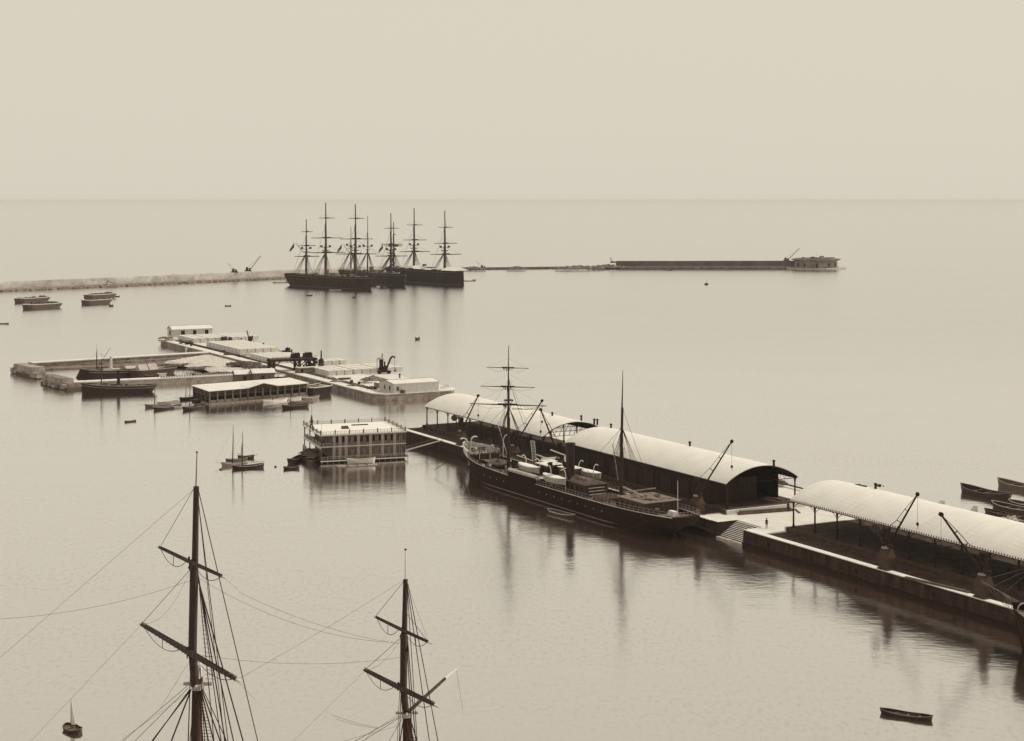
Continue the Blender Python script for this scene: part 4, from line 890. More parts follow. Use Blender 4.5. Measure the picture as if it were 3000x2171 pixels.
# ------------------------------------------------------------ floating pavilion
def pavilion():
    a = P(940.5, 1357.5); b = P(1186.4, 1344.4); rz = math.atan2(b.y-a.y, b.x-a.x); W = 19.9; D = 18.0
    t = thing('floating_pavilion', 'two-storey floating bathing pavilion with panelled front, flat pale roof and railings', 'pavilion', a, rz)
    ZR = 6.45; Z1 = 3.65; Z0 = .95
    FW = M(.42, .8, .07, 1.5, .1, .2, key='painted_boards', streak=.2); PIL = M(.56, .8, .06, 1.5, .1, .2, key='pale_pilaster'); TR = M(.85, .7, .06, 2, .1, .2, key='pale_cornice'); BAL = M(.66, .8, .12, 3, .1, .2, key='fretwork')
    m = MB(); m.box(.2, W-.1, .3, D, -.6, .5); m.box(-.3, W+.5, -.9, D+.3, .5, .75); m.build('pontoon', M(.2, .8, .1, 1.5, .2, .2, key='pontoon_timber'), t)
    m = MB(); m.box(-.35, W+.55, -.98, -.9, .42, .62); m.build('fender_rail', WHITE, t)
    m = MB(); x = 0
    while x < W+.4: m.tube((x, -.8, -.5), (x, -.8, 1.5), .06, None, 5); x += 1.35
    m.tube((-.2, -.8, 1.45), (W+.4, -.8, 1.45), .04, None, 4); m.tube((-.2, -.8, 1.1), (W+.4, -.8, 1.1), .03, None, 4); m.build('walkway_rail', M(.6, key='walkway_rail'), t)
    xi = 2.7
    body = MB(); body.box(xi, W, 0, D-.4, .75, ZR-.3); bo = body.build('wall', FW, t)
    m = MB(); m.box(-.25, W+.25, -.25, D+.2, ZR-.28, ZR); m.build('roof', M(.92, .8, .05, .5, .1, .2, key='roof_sheet'), t)
    m = MB(); m.box(-.32, W+.32, -.34, -.25, ZR-.22, ZR-.02); m.box(-.34, -.25, -.34, D+.2, ZR-.22, ZR-.02); m.build('cornice', TR, t)
    m = MB(); m.box(-.05, W+.12, -.16, -.0, Z1-.1, Z1+.08); m.box(-.12, -.02, -.16, D, Z1-.45, Z1+.1); m.build('string_course', TR, t)
    m = MB(); m.box(0, xi, 0.02, D-.4, Z1-.12, Z1+.05); m.build('gallery_floor', DECK, t)
    # front facade panels
    nb = 12; bw_ = (W-xi)/nb
    for i in range(nb+1):
        x = xi+i*bw_
        if i % 2 == 0 or i in (1,):
            m = MB(); m.box(x-.05 if i else x, min(x+.62, W), -.1, -.001, .78, Z1-.12); m.box(x-.05 if i else x, min(x+.62, W), -.1, -.001, Z1+.1, ZR-.32); m.build('pilaster', PIL, t)
    m = MB(); x = xi
    while x < W: m.box(x, x+.09, -.05, -.001, .78, Z1-.13); m.box(x, x+.09, -.05, -.001, Z1+.11, ZR-.33); x += .47
    m.box(xi, W, -.07, -.002, Z1-.6, Z1-.5); m.box(xi, W, -.07, -.002, ZR-.85, ZR-.75); m.box(xi, W, -.07, -.002, Z1+.75, Z1+.82); m.build('mouldings', M(.2, key='dark_moulding'), t)
    for fl, z in ((0, .78), (1, Z1+.1)):
        for i in range(nb):
            x = xi+(i+.72)*bw_-.28
            dark = fl == 1 and i not in (2, 10, 11)
            m = MB(); m.box(x-.06, x+.62, -.09, -.002, z+.75, z+2.15)
            wo = m.build('window', M(.3, key='window_frame'), t); m = MB(); m.box(x, x+.56, -.1, -.091, z+.82, z+2.08); m.build('pane', DARK if dark else M(.2 if fl else .27, key='closed_shutter'), wo)
    # gallery on the left side
    for y in (0.05, 6.0, 12.0, D-.35):
        m = MB(); m.box(-.02, .2, y, y+.22, .75, ZR-.28)
        for z in (Z1-.1, ZR-.3):
            for s_ in (-1, 1):
                pts = [(.1, y+.11+s_*1.3*(k/6), z-1.2*(1-k/6)**2) for k in range(7)]; m.path(pts, .08, 4)
        m.build('gallery_post', M(.34, key='gallery_post'), t)
    m = MB(); m.box(-.02, .16, 2.0, 2.2, .75, ZR-.3); m.build('gallery_post', M(.34, key='gallery_post'), t)
    def balustrade(p0, p1, z, h, name='balustrade'):
        p0 = Vector((*p0, z)); p1 = Vector((*p1, z)); L = (p1-p0).length; m = MB(); d = (p1-p0).normalized(); s_ = Vector((-d.y, d.x, 0))
        up = Vector((0, 0, 1)); m.tube(p0+up*h*.85, p1+up*h*.85, .05, None, 4); m.tube(p0+up*.12, p1+up*.12, .04, None, 4); k = int(L/.42)
        for i in range(k+1): c = p0+(p1-p0)*i/k; m.tube(c+up*.1, c+up*h*.85, .035, None, 4)
        for i in range(0, k-1, 2):
            c = p0+(p1-p0)*(i+1)/k; m.tube(c+up*h*.3, c+up*h*.7, .1, .08, 5)
        m.build(name, BAL, t); m = MB(); n = max(1, round(L/3.3))
        for i in range(n+1): c = p0+(p1-p0)*i/n; m.box(c.x-.1, c.x+.1, c.y-.1, c.y+.1, z, z+h); m.lathe(c+up*h, [(.08, 0), (.15, .08), (.1, .22)], 6)
        m.build('finials', M(.3, key='finial'), t)
    balustrade((0, -.1), (W, -.1), ZR, .8); balustrade((0, D), (W, D), ZR, .8); balustrade((-.1, 0), (-.1, D), ZR, .8); balustrade((W, 0), (W, D), ZR, .8)
    balustrade((0.05, .2), (.05, D-.4), Z1+.05, .95, 'gallery_railing'); balustrade((.05, -.05), (xi, -.05), Z1+.05, .95, 'gallery_railing'); balustrade((-.2, 12), (-.2, D), .75, .9, 'gallery_railing')
    m = MB()
    for (x0, x1, y0, y1, z, h, tx, ty) in ((6.9, 8.5, 7.8, 9.2, ZR, .5, .2, .4),): m.add([(x0, y0, z), (x1, y0, z), (x1, y1, z), (x0, y1, z), (x0, y1-.1, z+h*1.2), (x1, y1-.1, z+h*1.2)], [(0, 1, 5, 4), (1, 2, 5), (0, 4, 3), (2, 3, 4, 5)])
    m.build('roof_hatch', M(.2, key='hatch_boards'), t)
    m = MB(); m.box(10.4, 14.4, 13.0, 13.5, ZR, ZR+.22); m.build('roof_skylight', M(.22, key='skylight_strip'), t)
    # pinnacled gable ornament on the left edge
    m = MB(); c = Vector((-.1, 9.3, ZR))
    for k in (-1, 1):
        m.tube(c+Vector((0, k*1.7, 0)), c+Vector((0, k*.25, 2.1)), .14, .08, 5); m.tube(c+Vector((0, k*.9, 0)), c+Vector((0, k*.1, 2.6)), .1, .06, 5); m.tube(c+Vector((0, k*1.3, .6)), c+Vector((0, -k*.5, 1.5)), .07, None, 5)
    m.lathe(c+Vector((0, 0, 1.6)), [(.35, 0), (.45, .4), (.2, .9), (.24, 1.2), (.05, 1.9)], 8); m.build('gable_ornament', M(.22, key='carved_ornament'), t)
    m = MB()
    m.tube(c+Vector((0, 0, 2)), c+Vector((0, 0, 6.1)), .04, .03, 5)
    for (x, y, h) in ((W, 9, 4.0), (W, .2, 3.0), (W-.2, D, 3.4), (0, D, 3.0), (.1, .1, 2.4)): m.tube((x, y, ZR), (x, y, ZR+h), .035, .025, 5)
    m.build('flagpoles', M(.35, key='flagpole'), t)
    g = thing('gangplank', 'long pale gangplank running from the floating pavilion up to the quay', 'gangplank', P(1186, 1319, 1.9), 0)
    p0 = P(1186, 1319, 1.9); p1 = P(1294, 1289, QZ+.1); d = (p1-p0); m = MB(); sd_ = Vector((-d.y, d.x, 0)).normalized()*.28
    m.add([p0+sd_, p0-sd_, p1-sd_, p1+sd_]+[x-Vector((0, 0, .15)) for x in (p0+sd_, p0-sd_, p1-sd_, p1+sd_)], [(0, 1, 2, 3), (7, 6, 5, 4), (0, 4, 5, 1), (1, 5, 6, 2), (2, 6, 7, 3), (3, 7, 4, 0)]); m.build('walking_board', M(.62, key='gangplank_board'), g, world=True)
    m = MB(); up = Vector((0, 0, .8)); m.tube(p0-sd_+up, p1-sd_+up, .03, None, 4)
    for k in range(8): q = p0.lerp(p1, k/7)-sd_; m.tube(q, q+up, .03, None, 4)
    m.build('handrail', WOOD, g, world=True)
pavilion()
# ------------------------------------------------------------ floating boathouse
def boathouse():
    FL = P(614, 1182.5, .3); FR = P(897.5, 1158, .3); back = Vector((-7.4, 14.2, 0)); fr = FR-FL; fr.z = 0
    t = thing('floating_boathouse', 'long low floating boathouse with pale roof, small central gable and dark open front', 'boathouse', (FL.x, FL.y, 0), math.atan2(fr.y, fr.x))
    G = lambda u, v, z: Vector((FL.x, FL.y, 0))+fr*u+back*v+Vector((0, 0, z))
    def slab(m, u0, u1, v0, v1, z0, z1):
        m.add([G(u0, v0, z0), G(u1, v0, z0), G(u1, v1, z0), G(u0, v1, z0), G(u0, v0, z1), G(u1, v0, z1), G(u1, v1, z1), G(u0, v1, z1)], [(0, 3, 2, 1), (4, 5, 6, 7), (0, 1, 5, 4), (1, 2, 6, 5), (2, 3, 7, 6), (3, 0, 4, 7)]); return m
    m = slab(MB(), -.01, 1.01, -.06, 1, -.4, .35); m.build('pontoon', M(.45, key='pontoon_boards'), t, world=True)
    ZE = 4.1; m = MB(); e = .02
    a, b, c, d = G(-e, -.06, ZE), G(1+e, -.06, ZE), G(1+e, 1.05, ZE), G(-e, 1.05, ZE); r0, r1 = G(.1, .55, ZE+.3), G(.93, .55, ZE+.3)
    dn = Vector((0, 0, -.16)); m.add([a, b, c, d, r0, r1, a+dn, b+dn, c+dn, d+dn], [(0, 1, 5, 4), (1, 2, 5), (2, 3, 4, 5), (3, 0, 4), (9, 8, 7, 6), (0, 6, 7, 1), (1, 7, 8, 2), (2, 8, 9, 3), (3, 9, 6, 0)])
    rf = m.build('roof', ROOFM, t, world=True)
    m = MB(); g0, g1, pk = G(.37, -.085, ZE+.05), G(.69, -.085, ZE+.05), G(.535, -.085, ZE+1.25); bk = back*.5
    m.add([g0, g1, pk, G(.535, .5, ZE+.9), G(.37, .35, ZE+.3), G(.69, .35, ZE+.3), g0+dn, g1+dn, pk+dn*1.3], [(0, 2, 3, 4), (2, 1, 5, 3), (0, 6, 8, 2), (2, 8, 7, 1)]); m.build('gable_roof', ROOFM, t, world=True)
    m = MB(); m.add([g0+dn*2, g1+dn*2, pk+dn*1.2]+[x+back*.01 for x in (g0+dn*2, g1+dn*2, pk+dn*1.2)], [(0, 1, 2), (5, 4, 3), (0, 3, 4, 1)]); m.build('gable_boards', DARKW, t, world=True)
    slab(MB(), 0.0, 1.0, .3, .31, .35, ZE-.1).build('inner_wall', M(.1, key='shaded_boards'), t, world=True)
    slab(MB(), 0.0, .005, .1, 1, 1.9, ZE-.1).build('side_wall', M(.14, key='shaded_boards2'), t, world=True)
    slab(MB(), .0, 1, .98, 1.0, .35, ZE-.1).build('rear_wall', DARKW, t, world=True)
    slab(MB(), .0, 1.0, -.005, .0, ZE-1.0, ZE-.16).build('fascia', M(.17, .8, .05, 2, .1, .2, key='fascia_boards', streak=.2), t, world=True)
    n = 13; PC = M(.36, key='boathouse_post')
    for i in range(n+1):
        u = i/n; m = MB(); slab(m, u-.007, u+.007, -.02, .0, .3, ZE-.1); m.build('post', PC, t, world=True)
    for v in (.25, .5, .75, 1.0):
        for u in (0, 1): m = MB(); slab(m, u-.005, u+.005, v-.01, v+.01, .3, ZE-.1); m.build('post', PC, t, world=True)
    m = MB()
    for i in range(n): slab(m, (i+.14)/n, (i+.86)/n, -.012, -.004, .36, 1.25)
    m.build('lower_panel', M(.42, .8, .1, 2, key='lower_panel'), t, world=True)
    m = MB()
    for i in range(n):
        for z in (2.35, 2.6, 2.85): m.tube(G(i/n, -.01, z), G((i+1)/n, -.01, z), .04, None, 4)
        for k in range(1, 7): m.tube(G((i+k/7)/n, -.01, 2.3), G((i+k/7)/n, -.01, 2.9), .025, None, 4)
    m.build('lattice', M(.33, key='lattice'), t, world=True)
    m = MB(); 
    for i in range(11): m.tube(G(0, i/10, 2.6), G(0, i/10, 3.2), .04, None, 4)
    m.tube(G(0, 0, 3.2), G(0, 1, 3.2), .05, None, 4); m.tube(G(0, 0, 1.3), G(0, 1, 1.3), .07, None, 4); m.tube(G(0, 0, 2.6), G(0, 1, 2.6), .05, None, 4); m.build('side_lattice', M(.3, key='lattice'), t, world=True)
boathouse()
# twin-gabled hut behind it
def huts():
    a = P(694, 1121, 1.0); dx = n_*1.0
    for k, (px0, py0, ln, lb) in enumerate(((690, 1117, 6.6, 'left one of two adjoining board huts with pale gabled roofs behind the boathouse'), (742, 1117, 7.0, 'right one of two adjoining board huts with pale gabled roofs behind the boathouse'))):
        o = P(px0, py0, 1.2); t = thing('board_hut', lb, 'hut', o, math.atan2(n_.y, n_.x)-.12, 'board huts behind the boathouse')
        D = 4.6; hz = 2.3+.35*k; m = MB(); m.box(0, ln, 0, D, -1.6, hz)
        x = .25
        while x < ln: m.box(x, x+.2, -.07, -.001, -.5, hz-.05); x += .62
        m.build('wall', M(.32, .8, .1, 2, .1, .2, key='hut_boards', streak=.2), t)
        m = MB(); ov = .35; pk = hz+1.15
        m.add([(-ov, -ov, hz-.1), (ln+ov, -ov, hz-.1), (ln+ov, D*.5, pk), (-ov, D*.5, pk), (-ov, D+ov, hz-.1), (ln+ov, D+ov, hz-.1)], [(0, 1, 2, 3), (3, 2, 5, 4), (0, 4, 5, 1)]); m.build('roof', ROOFM, t)
        m = MB(); m.add([(-.02, 0, hz), (-.02, D, hz), (-.02, D/2, pk-.1), (ln+.02, 0, hz), (ln+.02, D, hz), (ln+.02, D/2, pk-.1)], [(0, 2, 1), (3, 4, 5)]); m.build('gable_wall', DARKW, t)
        m = MB(); m.box(ln*.4, ln*.4+.8, -.1, -.071, -.2, 1.6); m.build('door', DARK, t)
huts()

# ------------------------------------------------------------ the mole with its block yard
M0 = Vector((-42, 500)); tm = Vector((-.476, .879)).normalized(); nm_ = Vector((tm.y, -tm.x)); RZM = math.atan2(nm_.y, nm_.x); MZ = 2.2
def Mo(t, w, z=0): p = M0+tm*t+nm_*w; return Vector((p.x, p.y, z))
def tw(p): d = Vector((p.x, p.y))-M0; return d.dot(tm), d.dot(nm_)
mr = thing('mole', None, None, Mo(0, 0), RZM); tag(mr, kind='structure')     # local x = w, local y = t
poly = [(0, 0), (2.5, -4), (24.7, -4), (27.5, 0), (27.5, 216), (0, 216)]
m = MB(); m.prism([(x*.992+.12, y*.998+.1) for x, y in poly], -2, MZ-.005); m.build('mole_body', PAVE, mr)
m = MB()
for (xa, ya), (xb, yb) in zip(poly, poly[1:]+poly[:1]):
    d = Vector((xb-xa, yb-ya)).normalized(); nn = Vector((d.y, -d.x))
    m.add([(xa+nn.x*.25, ya+nn.y*.25, -2), (xb+nn.x*.25, yb+nn.y*.25, -2), (xb, yb, MZ-.25), (xa, ya, MZ-.25)], [(0, 1, 2, 3)])
m.build('mole_wall', M(.5, .9, .2, .35, .3, .1, joints=(2.0, .7), key='mole_masonry'), mr)
m = MB()
for (xa, ya), (xb, yb) in zip(poly, poly[1:]+poly[:1]):
    a = Vector((xa, ya)); b = Vector((xb, yb)); L = (b-a).length; k = max(1, int(L/2.2)); d = (b-a).normalized(); nn = Vector((d.y, -d.x))
    for i in range(k):
        p = a+d*(L*i/k+.02); q = a+d*(L*(i+1)/k-.02); z = MZ+random.uniform(0, .04)
        vv = [p+nn*.1, q+nn*.1, q-nn*.9, p-nn*.9]; m.add([(v.x, v.y, MZ-.27) for v in vv]+[(v.x, v.y, z) for v in vv], [(0, 3, 2, 1), (4, 5, 6, 7), (0, 1, 5, 4), (1, 2, 6, 5), (2, 3, 7, 6), (3, 0, 4, 7)])
m.build('mole_coping', COPE, mr)
# a light buttress in the far face
m = MB(); p = P(568, 1030, 0); t_, w__ = tw(p); m.add([(-.6, t_-.8, -1), (-.6, t_+.3, -1), (0.05, t_+1.6, MZ), (.05, t_-1.6, MZ), (.3, t_-.8, -1), (.3, t_+.3, -1)], [(0, 3, 2, 1), (0, 4, 5, 1)]); m.build('buttress', COPE, mr)
BLK = M(.86, .9, .13, .7, .15, .1, key='cast_concrete')
ORD = ['first', 'second', 'third', 'fourth', 'fifth', 'sixth', 'seventh', 'eighth', 'ninth']
def blocks(pfl, nw, nt_, bw, bt, bh, rowlabel, gaps=(), jig=.1, z=MZ):
    t0, w0 = tw(P(*pfl, z)); g = 'concrete blocks laid out in rows on the mole'; proto = None
    for i in range(nw):
        for j in range(nt_):
            lb = 'pale block, %s from left, %s row back, in the %s' % (ORD[i], ORD[j], rowlabel)
            x = w0+i*bw+sum(.5 for g_ in gaps if i >= g_); pos = Mo(t0+j*bt+random.uniform(-jig, jig), x, z)
            if proto is None:
                proto = MB(); proto.box(0, bw-.24, 0, bt-.3, 0, bh, .04, .04); proto.box(.3, .5, -.04, .0, bh*.15, bh*.95)
                proto = proto.build('concrete_block', BLK); proto.location = pos; proto.rotation_euler = (0, 0, RZM); tag(proto, lb, 'concrete block', g)
            else:
                c = proto.copy(); col.objects.link(c); c.location = pos; c.rotation_euler = (0, 0, RZM+random.uniform(-.006, .006)); c['label'] = lb
blocks((566, 1006), 9, 5, 3.0, 4.2, 1.9, 'stack before the far storehouse', gaps=(2, 5), jig=.05)
blocks((702, 1038), 5, 9, 3.1, 4.4, 1.9, 'long stack beside the track', jig=.05)
blocks((795, 1066), 4, 6, 3.0, 3.9, 1.9, 'stack behind the gantry', jig=.05)
blocks((962, 1101), 9, 3, 2.9, 5.6, 1.65, 'stack left of the steam crane', gaps=(3, 6))
blocks((950, 1072), 3, 2, 2.9, 4, 1.7, 'small stack behind the boiler')
# rail track
tr = thing('railway_track', 'narrow railway track with sleepers running the length of the mole', 'railway track', Mo(8, 4.6, MZ), RZM)
m = MB()
for x in (-.75, .75): m.box(x-.06, x+.06, 0, 200, .12, .27)
m.build('rail', IRON, tr); m = MB(); y = .3
while y < 199: m.box(-1.35, 1.35, y, y+.3, .0, .11); y += 1.5
m.build('sleepers', M(.25, key='sleeper_wood'), tr)
# white storehouse at the far end
def store(fl, w, d, h, label, rise=1.0, doors=(), name='storehouse', z=MZ, rv=ROOFM, windows=(), sidew=()):
    o = P(*fl, z); t = thing(name, label, 'storehouse', o, RZM); 
    m = MB(); m.box(0, w, 0, d, 0, h); m.add([(0, 0, h), (0, d, h), (0, d/2, h+rise), (w, 0, h), (w, d, h), (w, d/2, h+rise)], [(0, 2, 1), (3, 4, 5), (0, 3, 5, 2), (1, 2, 5, 4)]); wl = m.build('wall', CREAM, t)
    m = MB(); ov = .3; sl = rise/(d/2); 
    m.add([(-ov, -ov, h-ov*sl+.03), (w+ov, -ov, h-ov*sl+.03), (w+ov, d/2, h+rise+.05), (-ov, d/2, h+rise+.05), (w+ov, d+ov, h-ov*sl+.03), (-ov, d+ov, h-ov*sl+.03)], [(0, 1, 2, 3), (3, 2, 4, 5)])
    m.v += [(x, y, z_+.12) for x, y, z_ in m.v]; m.f = [tuple(reversed(f)) for f in m.f]+[tuple(i+6 for i in f) for f in [(0, 1, 2, 3), (3, 2, 4, 5)]]+[(0, 1, 7, 6), (0, 6, 9, 3), (3, 9, 11, 5), (1, 2, 8, 7), (2, 4, 10, 8), (5, 11, 10, 4)]
    m.build('roof', rv, t)
    m = MB(); m.tube((-ov, d/2, h+rise+.18), (w+ov, d/2, h+rise+.18), .09, None, 6); m.tube((-ov-.02, d/2, h+rise+.15), (-ov-.02, d+ov, h-ov*sl+.15), .07, None, 5); m.tube((w+ov, d/2, h+rise+.15), (w+ov, -ov, h-ov*sl+.15), .07, None, 5); m.tube((-ov-.02, d/2, h+rise+.15), (-ov-.02, -ov, h-ov*sl+.15), .07, None, 5); m.build('ridge_tiles', M(.4, key='ridge_tiles'), t)
    for x0, x1, z0, z1 in doors:
        m = MB(); m.box(x0, x1, -.12, -.02, z0, z1); m.build('door', DARK, t)
        m = MB(); m.box(x0-.25, x0, -.2, -.01, z0, z1+.2); m.box(x1, x1+.2, -.2, -.01, z0, z1+.2); m.box(x0-.25, x1+.2, -.2, -.01, z1+.0, z1+.2); m.build('door_frame', WHITE, t)
    for x0, x1, z0, z1 in windows: m = MB(); m.box(x0, x1, -.05, -.01, z0, z1); m.build('window', M(.3, key='shutter'), t)
    for y0, y1, z0, z1 in sidew: m = MB(); m.box(-.05, -.01, y0, y1, z0, z1); m.build('window', M(.2, key='shutter2'), t)
    return t
store((505, 989), 17.5, 7, 3.3, 'white storehouse with three dark door openings at the far end of the mole', 1.2, doors=((3.6, 5.4, .0, 2.8), (8.8, 10.4, 0, 2.8), (14.0, 15.6, 0, 2.8)), sidew=((2.4, 4.2, .8, 2.7),))
store((1153, 1152.5), 15.0, 10.5, 2.75, 'small white storehouse with low roof on the near rounded end of the mole', .55, windows=((1.0, 1.75, .7, 1.9),), sidew=((2.2, 3.2, .7, 2.0), (6.0, 6.8, .7, 2.0)))
lt = thing('lean_to', 'low pale outbuilding against the left side of the near white storehouse', 'outbuilding', P(1113, 1138, MZ), RZM)
m = MB(); m.box(0, 5, 0, 4.5, 0, 1.5); m.build('wall', M(.5, key='outbuilding_wall'), lt); m = MB(); m.box(-.15, 5.1, -.15, 4.6, 1.5, 1.62); m.build('roof', ROOFM, lt); m = MB(); m.box(.6, 1.8, -.05, -.01, .1, 1.2); m.box(2.5, 3.7, -.05, -.01, .1, 1.2); m.build('opening', DARKW, lt)
# railing at the point
rp = thing('railing', 'short iron railing on the point of the mole right of the white storehouse', 'railing', P(1291, 1141, MZ), 0); m = MB()
for k in range(6): q = P(1291+k*4.4, 1141-k*.9, MZ); m.tube(q, q+Vector((0, 0, .9)), .04, None, 4)
for h_ in (.45, .9): m.tube(P(1291, 1141, MZ)+Vector((0, 0, h_)), P(1313, 1136.5, MZ)+Vector((0, 0, h_)), .035, None, 4)
m.build('rails', IRON, rp, world=True)
# heaps
def heap(px, py, rx, ry, h, n, s0, s1, v, label, name='rubble_heap', z=MZ):
    p = P(px, py, z); t = thing(name, label, 'rubble heap', p, 0); rnd = random.random()
    m = MB(); prof = 14; rr = [(random.uniform(.8, 1.15)) for _ in range(24)]
    rows = []
    for j in range(7):
        u = j/6; rows.append([(rx*u*rr[i]*math.cos(i*math.pi/12), ry*u*rr[i]*math.sin(i*math.pi/12), h*(1-u)**1.1*random.uniform(.85, 1.1)) for i in list(range(24))+[0]])
    m.loft(rows, False); m.f = [tuple(reversed(f)) for f in m.f]; m.build('mound', M(v, .95, .2, 1.2, .6, .1, key='heap'), t)
    m = MB(); rocks(m, (0, 0), rx, ry, h, n, s0, s1); m.build('stones', M(v-.05, .95, .2, .8, .4, .1, key='heap_stones'), t); return t
heap(1094, 1113, 4.2, 3.4, 1.5, 220, .25, .7, .5, 'broad gravel heap left of the near white storehouse')
heap(1071, 1122, 2.5, 1.8, .7, 80, .2, .5, .6, 'low pale heap on the mole just left of the lean-to outbuilding')
heap(990, 1118, 2.6, 1.6, .7, 80, .2, .6, .6, 'low pale rubble heap on the mole beyond the moored dark lighter')
heap(965, 1108, 2.0, 1.5, .6, 60, .2, .5, .55, 'small heap at the end of the rail track on the mole')
heap(1042, 1130, 2.6, 1.4, .45, 60, .2, .7, .5, 'scattered timber and stone near the mole edge, halfway to the storehouse')
heap(795, 1030, 6.0, 4.0, 1.3, 160, .2, .6, .6, 'pale sand heap behind the block stack, left of the gantry machinery')
heap(737, 1041, 5.0, 4.0, 1.4, 120, .2, .5, .72, 'pale sand heap between two block stacks on the mole')
heap(716, 1067, 6.0, 3.2, 1.1, 260, .4, 1.1, .35, 'dark heap of rough stones on the bank left of the timber gantry')
heap(752, 1076, 5.0, 2.2, 1.0, 160, .4, 1.0, .4, 'low band of dark stones in front of the timber gantry')
heap(455+30, 991, 3.0, 2.5, .7, 60, .3, .8, .45, 'small dark heap at the left corner of the far white storehouse')
heap(500, 998, 5, 3, .6, 80, .3, .8, .6, 'low pale heap in front of the far white storehouse')
# tip wagons and block carrying flat wagon
def wagon(px, py, label, L=7, load='box'):
    p = P(px, py, MZ); t = thing('rail_wagon', label, 'wagon', p, RZM, 'rail wagons on the mole')
    m = MB(); m.box(0, L, 0, 2.2, .55, .85); m.build('chassis', IRON, t)
    for x in (L*.2, L*.8):
        for y in (.1, 2.1): m = MB(); m.tube((x, y-.08, .38), (x, y+.08, .38), .38, None, 12); m.build('wheel', IRON, t)
    m = MB()
    if load == 'box': m.box(L*.15, L*.5, .3, 1.9, .851, 2.4, .1, .1); m.lathe((L*.72, 1.1, .851), [(.8, 0), (.9, .7), (.5, 1.3)], 8)
    elif load == 'tip': m.add([(.3, -.2, 1.9), (L-.3, -.2, 1.9), (L-.3, 2.4, 1.9), (.3, 2.4, 1.9), (.8, .5, .851), (L-.8, .5, .851), (L-.8, 1.7, .851), (.8, 1.7, .851)], [(0, 1, 5, 4), (1, 2, 6, 5), (2, 3, 7, 6), (3, 0, 4, 7), (0, 3, 2, 1)])
    else: m.box(.2, L-.2, .2, 2, .851, 1.5, .05, .05)
    m.build('load', M(.12, key='wagon_load') if load != 'tip' else M(.6, key='wagon_body'), t); return t
wagon(644, 1005, 'dark flat wagon carrying machinery, on top of the far block rows', 6.6)
wagon(545, 1010, 'small pale tip wagon at the start of the rail track', 3.0, 'tip')
wagon(718, 1032, 'low dark wagon at the end of the long block stack', 3.4, 'flat')
wagon(752, 1034, 'long dark loaded wagon left of the pale sand heap, nearer the gantry', 5.5, 'flat')
# small crane
def small_crane(px, py, h, jx, jy, label, z=MZ, name='hand_crane', w_=1.0):
    p = P(px, py, z); t = thing(name, label, 'crane', p, 0); m = MB(); m.box(-1.5*w_, 1.8*w_, -1, 1, 0, .5); m.build('base', IRON, t)
    m = MB(); m.box(-.6*w_, .8*w_, -.6, .6, .5, h*.42, .1, .1); m.tube((.2, -.8, h*.35), (.2, .8, h*.35), .7*w_, None, 10); m.tube((.9*w_, 0, h*.2), (1.3*w_, 0, h*.5), .3, None, 6); m.build('machinery', IRON, t)
    m = MB(); j = PY(jx, jy, p.y)-p; m.tube((-.3, 0, h*.3), j, .26*w_, .16*w_, 6); m.build('jib', IRON, t)
    m = MB(); m.tube((.4, 0, h*.42), j, .04, None, 4); m.tube(j, j-Vector((0, 0, h*.3)), .03, None, 4); m.build('chain', IRON, t); return t
small_crane(731, 1005, 6.0, 723, 967, 'small upright crane with a steep jib among the far concrete blocks')
small_crane(840, 1031, 3.0, 838, 1021, 'tiny dark winch crane on the far edge of the mole behind the gantry', w_=1)
# steam crane
def steam_crane():
    p = P(1124, 1095, MZ); t = thing('steam_crane', 'dark steam crane with curved jib and canopy on the near end of the mole', 'crane', p, math.atan2(nm_.y, nm_.x)-.25)
    m = MB(); m.box(-2.1, 2.3, -1.2, 1.2, .5, 1.0)
    m.build('chassis', IRON, t)
    for x in (-1.5, 1.7):
        for y in (-1.1, 1.1): m = MB(); m.tube((x, y-.1, .4), (x, y+.1, .4), .42, None, 12); m.build('wheel', IRON, t)
    m = MB(); m.lathe((0, 0, 1.0), [(1.1, 0), (1.1, .25)], 14); m.box(-1.7, 1.2, -.9, .9, 1.25, 2.1, .05, .05); m.tube((.6, -.9, 2.2), (.6, .9, 2.2), .55, None, 12); m.box(.2, .5, -.8, .8, 2.1, 4.0); m.build('machinery', IRON, t)
    m = MB(); m.lathe((-.8, 0, 2.0), [(.7, 0), (.7, 2.6), (.5, 2.9)], 14); m.build('boiler', IRON, t)
    m = MB(); m.lathe((-.5, 0, 4.8), [(.16, 0), (.16, 1.9), (.22, 1.95)], 10); m.build('chimney', IRON, t)
    m = MB(); m.lathe((-1.1, 0, 4.9), [(1.35, 0), (.9, .35), (.05, .5)], 12); m.build('canopy', M(.5, key='canopy_sheet'), t)
    m = MB()
    for x, y in ((-2.2, -.8), (-2.2, .8), (0, -.8), (0, .8)): m.tube((x, y, 1.3), (x, y, 4.95), .04, None, 4)
    m.build('canopy_post', IRON, t)
    m = MB(); pts = [(1.1, 2.0), (1.5, 3.0), (1.9, 4.0), (2.25, 4.9), (2.7, 5.5), (3.2, 5.7), (3.6, 5.5), (3.75, 5.2)]
    for s_ in (-.28, .28):
        for (x0, z0), (x1, z1) in zip(pts, pts[1:]): m.tube((x0, s_, z0), (x1, s_, z1), .3, .26, 6)
    m.build('jib', IRON, t)
    m = MB(); m.tube((3.7, 0, 5.2), (3.7, 0, 1.0), .05, None, 4); m.box(3.4, 4.0, -.15, .15, .7, 1.05); m.build('hook_and_chain', IRON, t)
steam_crane()
